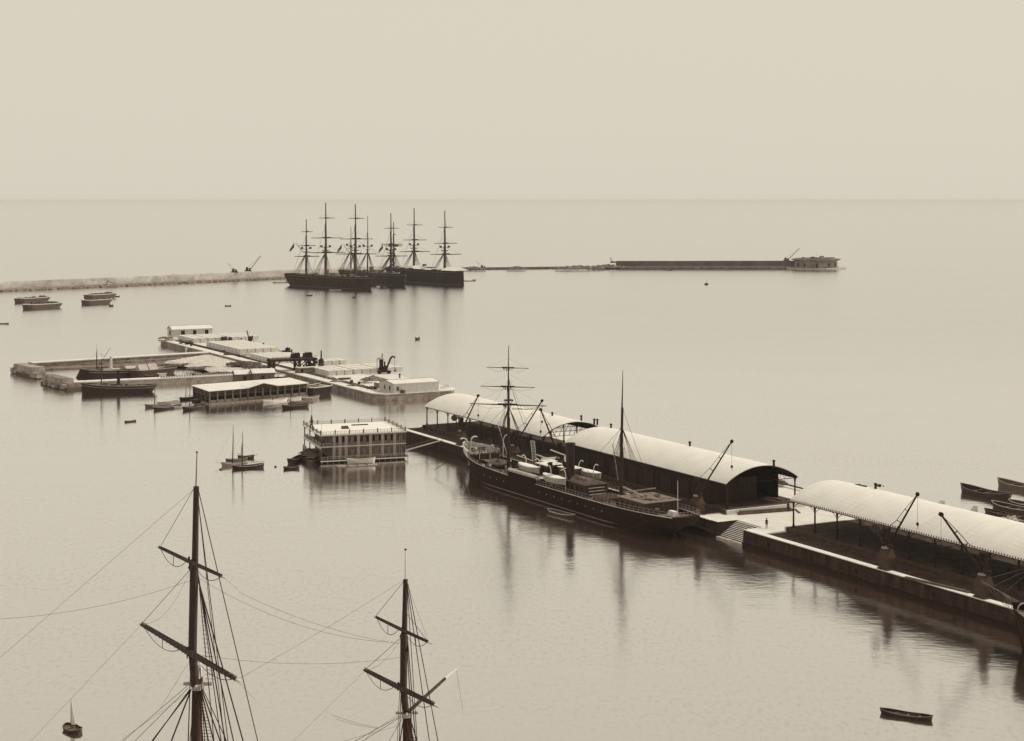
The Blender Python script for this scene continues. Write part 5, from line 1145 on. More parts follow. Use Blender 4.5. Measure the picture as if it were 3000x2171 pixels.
# bollards on the mole
proto = None
for k, (px, py, lb) in enumerate(((1200-122, 1083, 'dark bollard on the far side of the mole left of the steam crane'), (977, 1063, 'dark bollard just behind the small block stack right of the boiler'), (707, 1000, 'dark bollard left of the small upright crane'), (772, 1014, 'dark bollard right of the small upright crane'), (1171, 1107, 'dark bollard behind the near white storehouse'), (752, 1022, 'dark bollard at the corner of the long block stack'), (855, 1034, 'dark bollard left of the gantry machinery'))):
    p = P(px, py, MZ)
    if proto is None:
        proto = MB(); proto.lathe((0, 0, 0), [(.3, 0), (.22, .3), (.22, .9), (.36, 1.1), (.3, 1.35)], 10); proto = proto.build('bollard', IRON); o = proto
    else: o = proto.copy(); col.objects.link(o)
    o.location = p; tag(o, lb, 'bollard', 'iron bollards along the far edge of the mole')
# gantry
def gantry():
    o = P(800, 1104, .6); t = thing('timber_gantry', 'dark timber gantry with winding machinery, straddling the mole edge', 'gantry', o, RZM-.05)
    L = 15.6; H_ = 5.6; TB = M(.13, .8, .05, 2, .2, .2, key='dark_timber')
    for x in (.3, 9.3, 14.5):
        for y in (0, 5.0):
            m = MB(); m.box(x-.4, x+.4, y-.4, y+.4, -.8 if x < 10 else 1.5, H_-.3); m.build('leg', TB, t)
            m = MB(); m.tube((x-.1, y, .6 if x < 10 else 2), (x-(.9 if x < 1 else -.0), y, H_-.5), .16, None, 5)
            for s_ in (-1, 1):
                if (x < 1 and s_ < 0): continue
                if x > 14 and s_ > 0: continue
                m.tube((x, y, H_-2.6), (x+s_*2.4, y, H_-.45), .17, None, 5)
            m.build('brace', TB, t)
        m = MB(); m.box(x-.2, x+.2, .2, 4.8, H_-.9, H_-.5); m.tube((x, .2, 1.6), (x, 4.8, H_-1), .13, None, 5); m.build('cross_brace', TB, t)
    for y in (0, 5.0): m = MB(); m.box(-.5, L, y-.35, y+.35, H_-.6, H_+.05); m.build('beam', TB, t)
    m = MB(); x = -.5
    while x < L: m.box(x, x+.28, -.6, 5.6, H_+.06, H_+.2); x += .62
    m.build('walkway', M(.3, key='walkway_planks'), t)
    m = MB()
    for y in (-.5,):
        x = -.3
        while x < L: m.tube((x, y, H_+.1), (x, y, H_+1.0), .045, None, 4); x += 1.5
        m.tube((-.3, y, H_+1), (L, y, H_+1), .04, None, 4)
    m.build('handrail', IRON, t)
    for x0 in (7.6, 11.9):
        m = MB(); m.box(x0-.3, x0+2.4, 1, 4, H_+.2, H_+.7); m.tube((x0+1.4, 1.2, H_+1.3), (x0+1.4, 3.8, H_+1.3), .6, None, 14); m.tube((x0+.3, 1, H_+1.1), (x0+.3, 4, H_+1.1), .55, None, 12)
        m.tube((x0+1.4, .9, H_+1.3), (x0+1.4, 1.05, H_+1.3), .85, None, 16); m.tube((x0+.1, 2, H_+.7), (x0+.1, 2, H_+2.2), .16, None, 6); m.tube((x0+2.2, 1.5, H_+.7), (x0+1.7, 1.5, H_+2.1), .12, None, 5); m.build('winding_gear', IRON, t)
    m = MB()
    for k in range(46):
        a = Vector((random.uniform(11.2, 15.4), random.uniform(0, 5), random.uniform(1.4, H_-1))); m.tube(a, a+Vector((random.uniform(-1.8, 1.8), random.uniform(-1, 1), random.uniform(-1, 1.4))), random.uniform(.08, .35), None, 6)
    m.build('lower_machinery', IRON, t)
    return t
gantry()
bl = thing('steam_boiler', 'upright dark boiler with a tall thin chimney beside the timber gantry', 'boiler', P(941, 1086, MZ), RZM)
m = MB(); m.box(-1.4, 1.4, -1, 1, 0, 1.6, .2, .1); m.build('base', IRON, bl); m = MB(); m.lathe((0, 0, 1.6), [(.9, 0), (.9, 2.0), (.55, 2.5)], 14); m.build('shell', IRON, bl); m = MB(); m.lathe((0, 0, 4.0), [(.28, 0), (.22, 2.7), (.3, 2.8)], 10); m.build('chimney', IRON, bl)
m = MB(); 
for k in range(7): m.box(-2.6+k*.42, -2.2+k*.42, -1.6, -.9, .2+k*.38, .3+k*.38)
m.tube((-2.7, -1.6, .6), (.2, -1.6, 3.6), .06, None, 4); m.tube((-2.7, -1.6, .1), (.2, -1.6, 3.0), .1, None, 4); m.build('steps', WOOD, bl)
cb = thing('control_cabin', 'small stone cabin with a dark doorway under the timber gantry', 'cabin', P(874, 1094, MZ), RZM)
m = MB(); m.box(0, 5.5, 0, 3, 0, 1.7); m.build('wall', M(.4, key='cabin_wall'), cb); m = MB(); m.box(-.1, 5.6, -.1, 3.1, 1.7, 1.85); m.build('roof', M(.75, key='cabin_roof'), cb); m = MB(); m.box(1.0, 1.7, -.06, -.01, 0, 1.3); m.build('door', DARK, cb)

GC = 'gear lying about the block yard'
spots = [(1010, 1112), (1030, 1122), (1052, 1127), (1085, 1138), (1100, 1141), (985, 1090), (1000, 1078), (1012, 1083), (890, 1078), (905, 1084), (960, 1094), (700, 1046), (670, 1040), (655, 1033), (690, 1024), (640, 1020), (620, 1012), (600, 1001), (575, 996), (760, 1048), (775, 1052), (1130, 1118), (1180, 1152), (560, 1014), (530, 1006)]
whr = ['beside the gravel heap', 'near the mole edge', 'by the scattered timber', 'before the outbuilding', 'left of the near storehouse', 'behind the nearest stack', 'beyond the boiler', 'right of the boiler', 'under the gantry machinery', 'at the foot of the boiler', 'at the end of the track', 'beside the sand heap', 'along the middle track', 'left of the long stack', 'behind the long stack', 'between the two far stacks', 'by the far track', 'before the far stack', 'left of the far stack', 'between sand heap and gantry', 'just behind the gantry', 'behind the near storehouse', 'on the coping below the near storehouse', 'beside the tip wagon', 'before the far storehouse']
for k, ((px, py), wh) in enumerate(zip(spots, whr)):
    p = P(px, py, MZ); kind = ('timber_stack', 'crate', 'barrel')[k % 3]; t = thing(kind, ('dark stack of timbers ', 'small dark crate ', 'dark barrel ')[k % 3]+wh+' on the mole', kind.replace('_', ' '), p, random.uniform(0, 3), GC); m = MB()
    if k % 3 == 0:
        for j in range(6): m.box(-1.8+random.uniform(-.3, .3), 1.8+random.uniform(-.3, .3), -.6+.4*(j % 3), -.28+.4*(j % 3), .3*(j//3), .28+.3*(j//3))
        m.build('timbers', M(.25, .8, .12, 1, key='stacked_timber'), t)
    elif k % 3 == 1: m.box(-.6, .6, -.45, .45, 0, .9); m.build('boards', M(.22, key='crate_boards'), t); m = MB(); [m.box(x, x+.1, -.48, .48, -.0, .93) for x in (-.55, .45)]; m.build('battens', WOOD, t)
    else: m.lathe((0, 0, 0), [(.32, 0), (.42, .35), (.42, .65), (.32, 1.0)], 10); m.build('staves', M(.15, key='barrel_wood'), t); m = MB(); m.lathe((0, 0, .3), [(.43, 0), (.43, .06)], 10); m.lathe((0, 0, .66), [(.43, 0), (.43, .06)], 10); m.build('hoops', IRON, t)
# ------------------------------------------------------------ left basin: outer arm, jetty, bank
def strip(name, pts, width, z0, z1, mat, cope=None, batter=.3, kind='structure', side=1):
    """masonry arm following the front-edge points; width lies behind the front edge"""
    m = MB(); rows = []
    for i, p in enumerate(pts):
        d = (pts[min(i+1, len(pts)-1)]-pts[max(i-1, 0)]); d = Vector((d.x, d.y)).normalized(); nn = Vector((-d.y, d.x))*side
        f = Vector((p.x, p.y)); bk = f+nn*width
        rows.append([(f.x-nn.x*batter, f.y-nn.y*batter, z0), (f.x, f.y, z1), (bk.x, bk.y, z1), (bk.x+nn.x*batter, bk.y+nn.y*batter, z0)])
    m.loft(rows, True); o = m.build(name, mat); tag(o, kind=kind)
    if cope:
        m = MB(); rows = rows_(rows, .35)
        m.loft(rows, True); tag(m.build(name+'_coping', cope), kind=kind)
    return o
def rows_(rows, w_):
    out = []
    for r in rows:
        a = Vector(r[1]); b = Vector(r[2]); d = (b-a).normalized(); up = Vector((0, 0, .05)); out.append([tuple(a-d*.08-Vector((0, 0, .25))), tuple(a-d*.08+up), tuple(b+d*.08+up), tuple(b+d*.08-Vector((0, 0, .25)))])
    return out
STR = M(.42, .95, .22, .5, .5, .1, joints=(2.2, .6), key='rough_courses')
la = [P(110, 1081, .0), P(300, 1073, .0), P(520, 1062, 0), P(640, 1050, 0)]
strip('basin_bank', [P(105, 1085, .0), P(300, 1079, .0), P(480, 1071, 0), P(560, 1064, 0)], 9, -1, .5, M(.36, .95, .25, .5, .7, .1, key='rough_bank'))
strip('outer_arm_step', [P(100, 1080.5, .0)+Vector((0, 1, 0)), P(330, 1068.5, 0), P(600, 1054, 0)], 7, -1, 1.0, STR)
strip('outer_arm', [P(96, 1072.5, 1.0), P(330, 1058, 1.0), P(632, 1040, 1.0)], 4.5, -1, 2.1, STR, cope=PAVE)
strip('basin_jetty', [P(196, 1139, .0), P(460, 1127, 0), P(690, 1115, 0), P(760, 1111, 0)], 3.6, -1, 2.0, M(.58, .9, .16, .5, .3, .1, joints=(1.6, .6), key='jetty_masonry'), cope=COPE)
jf = thing('raking_struts', 'row of slanting timber struts along the right half of the basin jetty', 'timber struts', P(458, 1127, 0), 0)
for k in range(30):
    u = k/29; a = P(462+(684-462)*u, 1126.5-(1126.5-1114.5)*u, .0); b = a+Vector((1.1, .9, 2.35)); a = a+Vector((0, -.35, .4))
    m = MB(); m.tube(a, b, .17, .15, 5); m.tube(b, b+Vector((-.5, 1.6, .12)), .16, None, 5); m.build('strut', M(.22, key='strut_wood'), jf, world=True)
bank = rough_slab('earth_bank', [(p.x, p.y) for p in (P(486, 1062, .9), P(545, 1071, .9), P(600, 1080, .9), P(640, 1094, .9), P(700, 1096, .9), P(770, 1104, .9), P(850, 1100, .9), P(800, 1075, .9), P(720, 1052, .9), P(640, 1037, .9), P(560, 1049, .9))], 1.35, .14, 1.1, M(.76, .95, .2, .5, .6, .1, key='dry_earth')); tag(bank, kind='structure')
heap(545, 1071, 7.5, 1.6, .8, 200, .3, .8, .45, 'dark stony edge of the earth bank inside the basin', z=.8)
heap(600, 1080, 6.5, 1.6, .9, 190, .3, .8, .5, 'stony edge of the earth bank just beyond the slanting struts', z=.9)
heap(655, 1094, 7, 1.3, .6, 140, .3, .7, .5, 'stony toe of the earth bank close behind the jetty', z=1.3)
# blockwork heads of the arm and the jetty
def head(pa, pb, wd, h, label, blocksn=16, v=.6):
    a = P(*pa, 0); b = P(*pb, 0); d = b-a; rz = math.atan2(d.y, d.x); L = d.length; t = thing('masonry_pier_head', label, 'pier head', a, rz)
    m = MB(); m.box(0, L, 0, wd, -1, .9, .1, .1); m.build('footing', M(.25, .9, .1, .5, .5, .1, key='wet_stone'), t)
    m = MB(); m.box(.4, L*.75, .5, wd-.6, .901, h, .15, .3); m.build('parapet', M(v, .9, .22, .35, .3, .1, joints=(1.8, .8), key='head_masonry'), t)
    m = MB()
    for k in range(blocksn):
        x = random.uniform(.0, L); y = random.uniform(-.6, wd*.5); s_ = random.uniform(.6, 1.3); m.box(x-s_, x+s_, y-s_*.6, y+s_*.6, .3, .9+random.uniform(.1, 1.3), .06, .06)
    m.build('loose_blocks', M(v-.05, .9, .2, .5, .3, .1, key='loose_blocks'), t); return t
head((32, 1093), (108, 1111), 6, 3.3, 'light stone head of the outer arm at the far left, with loose blocks', 22)
head((118, 1126), (200, 1146), 5, 3.2, 'walled stone head of the front jetty with a dark footing', 12)

# ------------------------------------------------------------ small steamers in the basin
def small_steamer(pa, pb, label, B, fb_, mastpx, funpx, funv, mast_top, fun_top, ram=False, awn=None, stern_boat=False, clutter=.4):
    a = P(*pa, 0); b = P(*pb, 0); d = b-a; rz = math.atan2(d.y, d.x); L = d.length; t = thing('small_steamer', label, 'steamboat', a, rz)
    zd = lambda u: fb_*(.72+.55*(1-u)**3+.12*u**3); bl_ = .5
    hm, dm = hull(L, B, zd, bl_, ob=(-1.6 if ram else .3), os_=1.6, fb=.28, fs=.25, sw=.5, n=24, keel=-1); hm.build('hull', M(.07, .7, .04, 2, .1, .2, key='tug_hull'), t); dm.build('deck', DECK, t)
    for s_ in (-1, 1):
        e = edge_pts(L, B, zd, bl_, -1.6 if ram else .3, 1.6, .28, .5, .25, s_, 0, 1, 20, .5, -.02); m = MB(); m.path(e, .07, 4); m.path([p+Vector((0, s_*.03, -.7)) for p in e], .05, 4); m.build('rubbing_strake', M(.6, key='strake'), t)
    xat = lambda px: max(0.5, min(L-.5, L*(px-pa[0])/(pb[0]-pa[0])))
    z = fb_*.8
    def up(px, py):                          # height of a photo row above the centreline point
        x = xat(px); Y = a.y+(b.y-a.y)*x/L; return H-(py-HZ)*Y/F
    x = xat(mastpx); m = MB(); zt = up(mastpx, mast_top); m.tube((x, 0, z), (x+.2, 0, z+(zt-z)*.72), .2, .13, 8); m.tube((x+.2, 0, z+(zt-z)*.66), (x+.25, 0, zt), .08, .03, 6); m.build('mast', SPAR, t)
    m = MB(); m.tube((x+.2, 0, zt*.72), (.2, 0, fb_+1), .03, None, 4); m.tube((x+.2, 0, zt*.72), (x+9, 0, z+2), .03, None, 4)
    for s_ in (-1, 1): m.tube((x+.2, 0, zt*.7), (x+1, s_*B*.45, z+.6), .03, None, 4)
    m.build('stays', ROPE, t)
    m = MB(); m.tube((x, 0, z+1), (x+5, .3, z+1.6 if not ram else zt*.86), .1, .06, 5); m.build('boom', SPAR, t)
    x = xat(funpx); zt = up(funpx, fun_top); m = MB(); m.lathe((x, 0, z), [(.62, 0), (.62, 1.2), (.5, 1.3), (.46, zt-z-.3), (.6, zt-z-.2), (.6, zt-z)], 14); m.build('funnel', M(funv, .7, .04, 2, .1, .2, key='tug_funnel'), t)
    m = MB(); m.box(x-2.6, x+2.8, -B*.25, B*.25, z-.3, z+.9); m.build('casing', M(.75 if funv > .5 else .2, key='casing_paint'), t)
    m = MB()
    for k in range(40):
        xx = random.uniform(L*.15, L*.9); y = random.uniform(-B*.33, B*.33); s_ = random.uniform(.12, .4); m.box(xx-s_, xx+s_*2, y-s_, y+s_, z-.1, z+s_*random.uniform(1, 3), .03, .03)
    m.build('deck_gear', M(clutter, .8, .3, .8, .2, .2, key='gear'), t)
    m = MB(); m.box(L*.12, L*.3, -B*.24, B*.24, z, z+.9, .1, .1); m.build('fore_cabin', M(.25, key='cabin_paint'), t)
    if awn:
        for (px0, px1, zz) in awn:
            x0, x1 = xat(px0), xat(px1); m = MB()
            m.add([(x0, -B*.45, z+.9), (x1, -B*.45, z+.9), (x1, 0, z+zz), (x0, 0, z+zz), (x0, B*.45, z+.9), (x1, B*.45, z+.9)], [(0, 1, 2, 3), (3, 2, 5, 4), (0, 3, 4), (1, 5, 2)]); m.build('awning', M(.72, key='awning_canvas'), t)
    return t
small_steamer((222, 1107), (425, 1097), 'dark steam vessel with a tall white funnel moored inside the basin', 5.4, 2.0, 281, 324, .85, 1006, 1044, ram=True, awn=((365, 402, 1.6),))
small_steamer((241, 1152), (446, 1148), 'black steam tug with a dark funnel and thin mast outside the front jetty', 5.2, 2.2, 296, 347, .06, 1033, 1085, clutter=.45)
boat(P(384, 1103), P(508, 1092), 'barge under pale tent awnings at the right end of the basin', 'barge', B=4.5, v=.12, h=1.6, name='covered_barge', extra=None)
tb = bpy.data.objects['covered_barge']
for k, (x0, x1) in enumerate(((2.2, 5.8), (6.2, 9.6))):
    m = MB(); m.add([(x0, -2.1, 1.9), (x1, -2.1, 1.9), (x1+.3, 0, 3.8), (x0+.3, 0, 3.8), (x0, 2.1, 1.9), (x1, 2.1, 1.9)], [(0, 1, 2, 3), (3, 2, 5, 4), (0, 3, 4), (1, 5, 2)]); m.build('awning', M(.66, key='awning_canvas2'), tb)
boat(P(422, 1107), P(456, 1106.5), 'small dark boat under the stern of the tented barge', 'row', v=.08, h=1.3, B=2.4)
fb0 = thing('floating_shed', 'small white floating shed with a dark end in the basin', 'floating shed', P(466, 1107, 0), R(12)); m = MB(); m.box(0, 2.4, 0, 1.8, -.2, 1.25); m.build('wall', WHITE, fb0); m = MB(); m.box(-.5, 0, 0, 1.8, -.2, 1.3); m.build('end_wall', DARK, fb0); m = MB(); m.box(-.6, 2.6, -.15, 1.95, 1.3, 1.4); m.build('roof', M(.7, key='shed_roof'), fb0)
fb1 = thing('landing_frame', 'little white frame with a dark hut on the water behind the slanting struts', 'landing stage', P(562, 1104, 0), R(12)); m = MB(); m.box(0, .9, 0, 1, 0, 1.3); m.build('hut', DARK, fb1); m = MB()
m.tube((-1.4, 0, 0), (-1.4, 0, 1.2), .05, None, 4); m.tube((-1.4, 0, 1.2), (3.2, 0, 1.2), .06, None, 4); m.tube((3.2, 0, 1.2), (3.2, 0, 0), .05, None, 4); m.build('frame', WHITE, fb1)

# ------------------------------------------------------------ outer breakwater and fort
def breakwater():
    segs = [(P(-260, 866), 6.2, 1.6, 10), (P(0, 855), 6.2, 1.6, 10), (P(350, 840), 6.2, 1.6, 10), (P(700, 823.5), 6.2, 1.6, 10), (P(900, 814), 6.2, 1.6, 10), (P(1120, 802), 6.0, 1.6, 10), (P(1200, 799), 2.2, 1.5, 9)]
    def sect(segs, wallv, name, toev, dense=8, wallrough=.12):
        pts = []
        for (p, h, tz, wd), (p2, h2, tz2, wd2) in zip(segs, segs[1:]):
            n = max(1, int((p2-p).length/dense))
            for i in range(n): u = i/n; pts.append((p.lerp(p2, u), h+(h2-h)*u, tz+(tz2-tz)*u, wd))
        pts.append(segs[-1])
        W1 = []; T1 = []
        for i, (p, h, tz, wd) in enumerate(pts):
            d = pts[min(i+1, len(pts)-1)][0]-pts[max(0, i-1)][0]; d = Vector((d.x, d.y)).normalized(); nn = Vector((-d.y, d.x)); q = Vector((p.x, p.y))
            def at(o, z): v = q+nn*o; return (v.x, v.y, z)
            j = random.uniform
            T1.append([at(-1, -1), at(j(-.3, .3), .2), at(1.6+j(-.3, .3), tz*.55+j(-.2, .2)), at(3.2, tz+j(-.15, .15)), at(4.6, tz), at(wd+6, tz), at(wd+9, -1)])
            W1.append([at(4.5, tz-.4), at(4.9, h), at(wd, h), at(wd+.3, tz-.4)])
        m = MB(); m.loft(T1, True); tag(m.build(name+'_toe', M(toev, .95, .18, .25, .8, .1, key='toe_rubble')), kind='structure')
        m = MB(); m.loft(W1, True); tag(m.build(name, M(wallv, .95, wallrough, .12, .6, .1, joints=(6, 2.2), key='breakwater_wall')), kind='structure')
        # toe boulders
        m = MB()
        for p, h, tz, wd in pts:
            for _ in range(5): rocks(m, (p.x+random.uniform(-3, 3), p.y+random.uniform(-.2, 2.0)), .8, .8, .6, 1, .8, 1.9, .3)
        tag(m.build(name+'_boulders', M(toev+.08, .95, .2, .4, .6, .1, key='toe_boulders')), kind='stuff')
    sect(segs, .76, 'breakwater', .38, 5, .16)
    low = [(P(1200, 799), 2.2, 1.5, 9), (P(1410, 790.5), 1.8, 1.2, 9), (P(1600, 788.5), 1.8, 1.2, 9), (P(1760, 788), 2.2, 1.4, 9), (P(1806, 788), 2.4, 1.5, 9)]
    sect(low, .42, 'breakwater_low', .16, 6)
    hi = [(P(1806, 788), 6.6, 1.5, 10), (P(2336, 788), 6.8, 1.5, 10)]
    sect(hi, .3, 'breakwater_wall', .2, 8, .1)
    # ledge line
    m = MB(); a = P(1806, 788); b = P(2336, 788); m.box(a.x, b.x, a.y+3.3, a.y+4.4, 1.5, 2.1); tag(m.build('breakwater_ledge', M(.6, key='ledge_stone')), kind='structure')
breakwater()
def fort():
    c = P(2399, 790, 0)+Vector((0, 14, 0)); t = thing('harbour_fort', 'low round stone fort with overhanging roof at the right end of the breakwater', 'fort', c, 0); n = 14
    k = c.y/F
    def ring(prof, sx=1.0, nn=28): m = MB(); m.lathe((0, 0, 0), prof, nn, sx, .75); return m
    ST = M(.5, .9, .18, .14, .3, .1, joints=(3, 1.1), key='fort_masonry')
    ring([(27, -1), (26, 1.3), (25.4, 1.35)], .98).build('platform', M(.6, .9, .2, .15, .4, .1, key='fort_platform'), t)
    ring([(19.2, 1.35), (18.0, 8.0)]).build('wall', ST, t)
    ring([(18.2, 6.9), (21.2, 8.2), (21.4, 8.8), (19.6, 8.82)]).build('cornice', ST, t)
    ring([(18.9, 8.8), (18.8, 9.5), (17.8, 9.5), (17.7, 8.82)], .95).build('parapet', M(.6, key='fort_parapet'), t)
    for a in (-150, -128, -95, -62, -38):
        x = 19.15*math.cos(R(a)); y = 19.15*.75*math.sin(R(a)); m = MB(); m.box(x-.6, x+.6, y-.25, y+.5, 2.6 if a != -95 else 1.4, 5.2); m.build('window' if a != -95 else 'door', DARK, t)
    m = MB(); m.box(3.2, 6.6, -2, 2, 8.8, 11.4); m.build('lookout', M(.72, key='lookout_paint'), t)
    m = MB(); m.box(-5, -1.2, -4, -2, 8.8, 10.7, .3, .3); m.box(-13, -10.5, -4, -2, 8.8, 10.3, .3, .3); m.box(7.5, 15.5, -3, -2.2, 8.8, 10.1); m.box(-6, 3, -5, -4, 8.8, 10.0); m.build('roof_fittings', M(.15, key='roof_fittings'), t)
    m = MB(); m.tube((.6, 0, 9.4), (.6, 0, 14.5), .1, .05, 5); m.build('flagpole', SPAR, t)
fort()
def bw_crane(px, py, jx, jy, h, label, z, houses=True, jr=.3):
    p = P(px, py, z)
    t = thing('breakwater_crane', label, 'crane', p, 0, 'cranes on the outer breakwater'); m = MB(); m.box(-2.6, 2.6, -1.5, 1.5, 0, .7); m.build('base', IRON, t)
    m = MB(); m.box(-1.6, -.1, -1, 1, .7, h, .1, .1); m.box(.5, 1.7, -1, 1, .7, h*.8, .1, .1); m.tube((-.8, -1.2, h*.5), (-.8, 1.2, h*.5), .9, None, 10); m.build('machinery', IRON, t)
    j = PY(jx, jy, p.y)-p; m = MB(); m.tube((1.2, 0, .8) if j.x > 0 else (-1.2, 0, .8), j, jr, jr*.6, 6); m.build('jib', IRON, t); m = MB(); m.tube((.0, 0, h), j, .08, None, 4); m.build('stay', IRON, t); return t
def lift(px, py, z):                          # find pixel row for an object standing at z on the wall: keep the breakwater's distance
    return (px, py)
bw_crane(687, 798, 667, 771, 2.8, 'left crane of the pair on the breakwater left of the warships', 6.2, jr=.12)
bw_crane(727, 795, 764.5, 749, 3.2, 'right crane of the pair on the breakwater, long jib rising to the right', 6.2)
bw_crane(1415, 786, 1395, 766, 2.6, 'crane on the low breakwater just right of the warships', 1.6, jr=.12)
bw_crane(1796, 770, 1787, 754, 1.6, 'thin leaning crane where the high breakwater wall begins', 6.0, jr=.3)
bw_crane(2304, 764, 2343, 727, 2.8, 'crane beside the fort with a long jib leaning right', 6.6, jr=.3)
for k, (px, py, rx, lb) in enumerate(((1385, 787, 12, 'rubble and gear on the low breakwater right of the warships'), (1510, 786.5, 8, 'small rubble heap at the middle of the low breakwater'), (1700, 786, 22, 'long pale rubble heap left of the high breakwater wall'), (1780, 783, 18, 'tall rubble heap against the end of the high breakwater wall'), (1660, 787, 10, 'little rubble heap at the left of the long pale one'))):
    heap(px, py, rx, 3, 2.6 if px > 1690 else 1.6, 90, .8, 2.2, .48, lb, z=1.6)
sh_ = thing('stone_hut', 'small dark-roofed stone hut at the foot of the breakwater left of the crane pair', 'hut', P(650, 817, 1.5), R(47)); m = MB(); m.box(0, 10, 0, 3, 0, 2.2); m.build('wall', M(.35, key='hut_stone'), sh_); m = MB(); m.box(-.2, 10.2, -.2, 3.2, 2.2, 2.5); m.build('roof', M(.3, key='hut_roof'), sh_); m = MB(); m.box(1, 3, -.05, -.01, 0, 1.6); m.box(7, 9, -.05, -.01, 0, 1.6); m.build('opening', DARK, sh_)
for k, (px, py, lb) in enumerate(((310, 834, 'dark timber tripod against the breakwater wall above the moored lighters'), (500, 823, 'tall narrow ladder frame against the breakwater wall, left of the crane pair'))):
    p = P(px, py, 1.6); t = thing(('hoisting_tripod', 'leaning_ladder')[k], lb, ('tripod', 'ladder')[k], p, 0); m = MB(); m.tube((0, 0, 0), (1.5, .5, 5-2*(k == 0)), .2, None, 5); m.tube((0, 1, 0), (1.5, 1.5, 5-2*(k == 0)), .2, None, 5); m.tube((1.5, 1, 4-2*(k == 0)), (7, 1.5, 1.5-(k == 0)), .2, None, 5); m.build('posts', M(.2, key='frame_wood'), t)

# ------------------------------------------------------------ warships at anchor
def warship(bow, stern, B, fb_, label, masts, spars=True, awn=None, bs=None, ram=False, white=True, Ls=None, TH=6, flag=None):
    a = P(*bow, 0); b = P(*stern, 0); d = b-a; rz = math.atan2(d.y, d.x); L = Ls or d.length; un = Vector((math.cos(rz), math.sin(rz)))
    t = thing('masted_warship', label, 'warship', a, rz, 'three warships at anchor off the breakwater')
    zd = lambda u: fb_+.8*(1-u)**3+.6*u**3
    ob = -2.5 if ram else 1.5
    hm, dm = hull(L, B, zd, .9, ob=ob, os_=2.5, fb=.24, fs=.22, sw=.5, n=36, keel=-2, full=.9, th=.4); hm.build('hull', DARK, t); dm.build('deck', DECK, t)
    m = MB()
    for s_ in (-1, 1):
        e = edge_pts(L, B, zd, 0, ob, 2.5, .24, .5, .22, s_, 0, 1, 30, .9, -.05); m.path([Vector((p.x, p.y, .9)) if 0 else p+Vector((0, s_*.03, -.1)) for p in e], .1, 4)
    m.build('white_band', M(.4, key='band'), t)
    m = MB(); f = lambda u: math.sin(math.pi/2*max(0, min(1, u)))
    for s_ in (-1, 1): m.path([(L*i/30, s_*(max(.02, B/2*min(f(i/30/.24)**.9, 1)*min(f((1-i/30)/.22)**.8+.02, 1))+.06), .5) for i in range(31)], .1, 4)
    m.build('waterline_stripe', M(.35, key='stripe'), t)
    x = L*.12
    while x < L*.88:
        for s_ in (-1, 1): m = MB(); m.box(x, x+1.0, s_*B*.5-.12, s_*B*.5+.12, fb_-2.0, fb_-1.1); m.build('gun_port', M(.16, key='port_lid'), t)
        x += 5.2
    m = MB()
    for k in range(90):
        x = random.uniform(L*.05, L*.95); s_ = random.choice((-1, 1)); y = s_*random.uniform(B*.2, B*.42)*(1 if L*.2 < x < L*.85 else .5); z = zd(x/L); q = random.uniform(.4, 1.1); m.box(x-q, x+q*random.uniform(1, 2), y-q*.6, y+q*.6, z-.05, z+q*random.uniform(.8, 2.0), .08, .08)
    m.build('deck_gear', M(.45, .8, .35, .4, .2, .1, key='warship_gear'), t)
    m = MB(); m.box(L*.4, L*.47, -2, 2, fb_, fb_+3.2); m.build('bridge', M(.4, key='bridge_paint'), t)
    m = MB(); m.lathe((L*.53, 0, fb_), [(1.6, 0), (1.5, 5.0), (1.7, 5.1)], 14); m.build('funnel', M(.35, key='warship_funnel'), t)
    for s_ in (-1, 1):
        for xx in (.3, .62, .75):
            m = MB(); zz = zd(xx)+1.9; m.lathe((L*xx, s_*B*.44, zz-.6), [(.3, 0), (.95, .5), (1.0, .75)], 12, 3.4, 1.0); m.build('ships_boat', M(.55 if xx != .62 else .12, key='ships_boat'), t)
    for k, (px, top_y, base_r, yards, ftop) in enumerate(masts):
        kk = (px-1500)/F; x = (a.x-kk*a.y)/(kk*un.y-un.x); Y = a.y+un.y*x; zz = lambda py: H-(py-HZ)*Y/F
        yaw = rz+math.pi/2-R(9)
        mast(t, x, fb_, zz(top_y), base_r, [(zz(yy), hp*Y/F, .46-.07*j) for j, (yy, hp) in enumerate(yards)], yaw, B*.95, fb_+.8, hound=zz(ftop) if ftop else None, top=zz(ftop-4) if ftop else None, nsh=5, spread=6, rr=.12, taper=.7, back=1)
        if ftop and base_r > .45:
            m = MB(); z = zz(ftop-14)
            for s_ in (-1, 1): q = Vector((x, 0, z))+Vector((math.sin(yaw), math.cos(yaw), 0))*s_*2.9; m.box(q.x-.6, q.x+.6, q.y-.6, q.y+.6, z-.4, z+1.0)
            m.box(x-.5, x+.5, -2.6, 2.6, z-.6, z-.3); m.build('fighting_top', IRON, t)
    if bs:
        p0, p1 = bs; kk0 = (p0[0]-1500)/F; m = MB(); Yb = a.y-un.y*3; s0 = PY(p0[0], p0[1], a.y+2); s1 = PY(p1[0], p1[1], a.y-14)
        m.tube(s0, s1, .85, .35, 8); o = m.build('bowsprit', SPAR, t, world=True)
        m = MB(); m.tube(s1, PY(p0[0]-50, 700, a.y+8), .07, None, 4); m.tube(s1, Vector((a.x, a.y, 2)), .07, None, 4); m.build('stays', ROPE, t, world=True)
    if awn:
        for (u0, u1, h_) in awn:
            z = fb_+1.7; m = MB(); w2 = B*.42
            m.add([(L*u0, -w2, z), (L*u1, -w2, z), (L*u1, 0, z+h_), (L*u0, 0, z+h_), (L*u0, w2, z), (L*u1, w2, z)], [(0, 1, 2, 3), (3, 2, 5, 4), (0, 3, 4), (1, 5, 2)]); m.build('awning', WHITE, t)
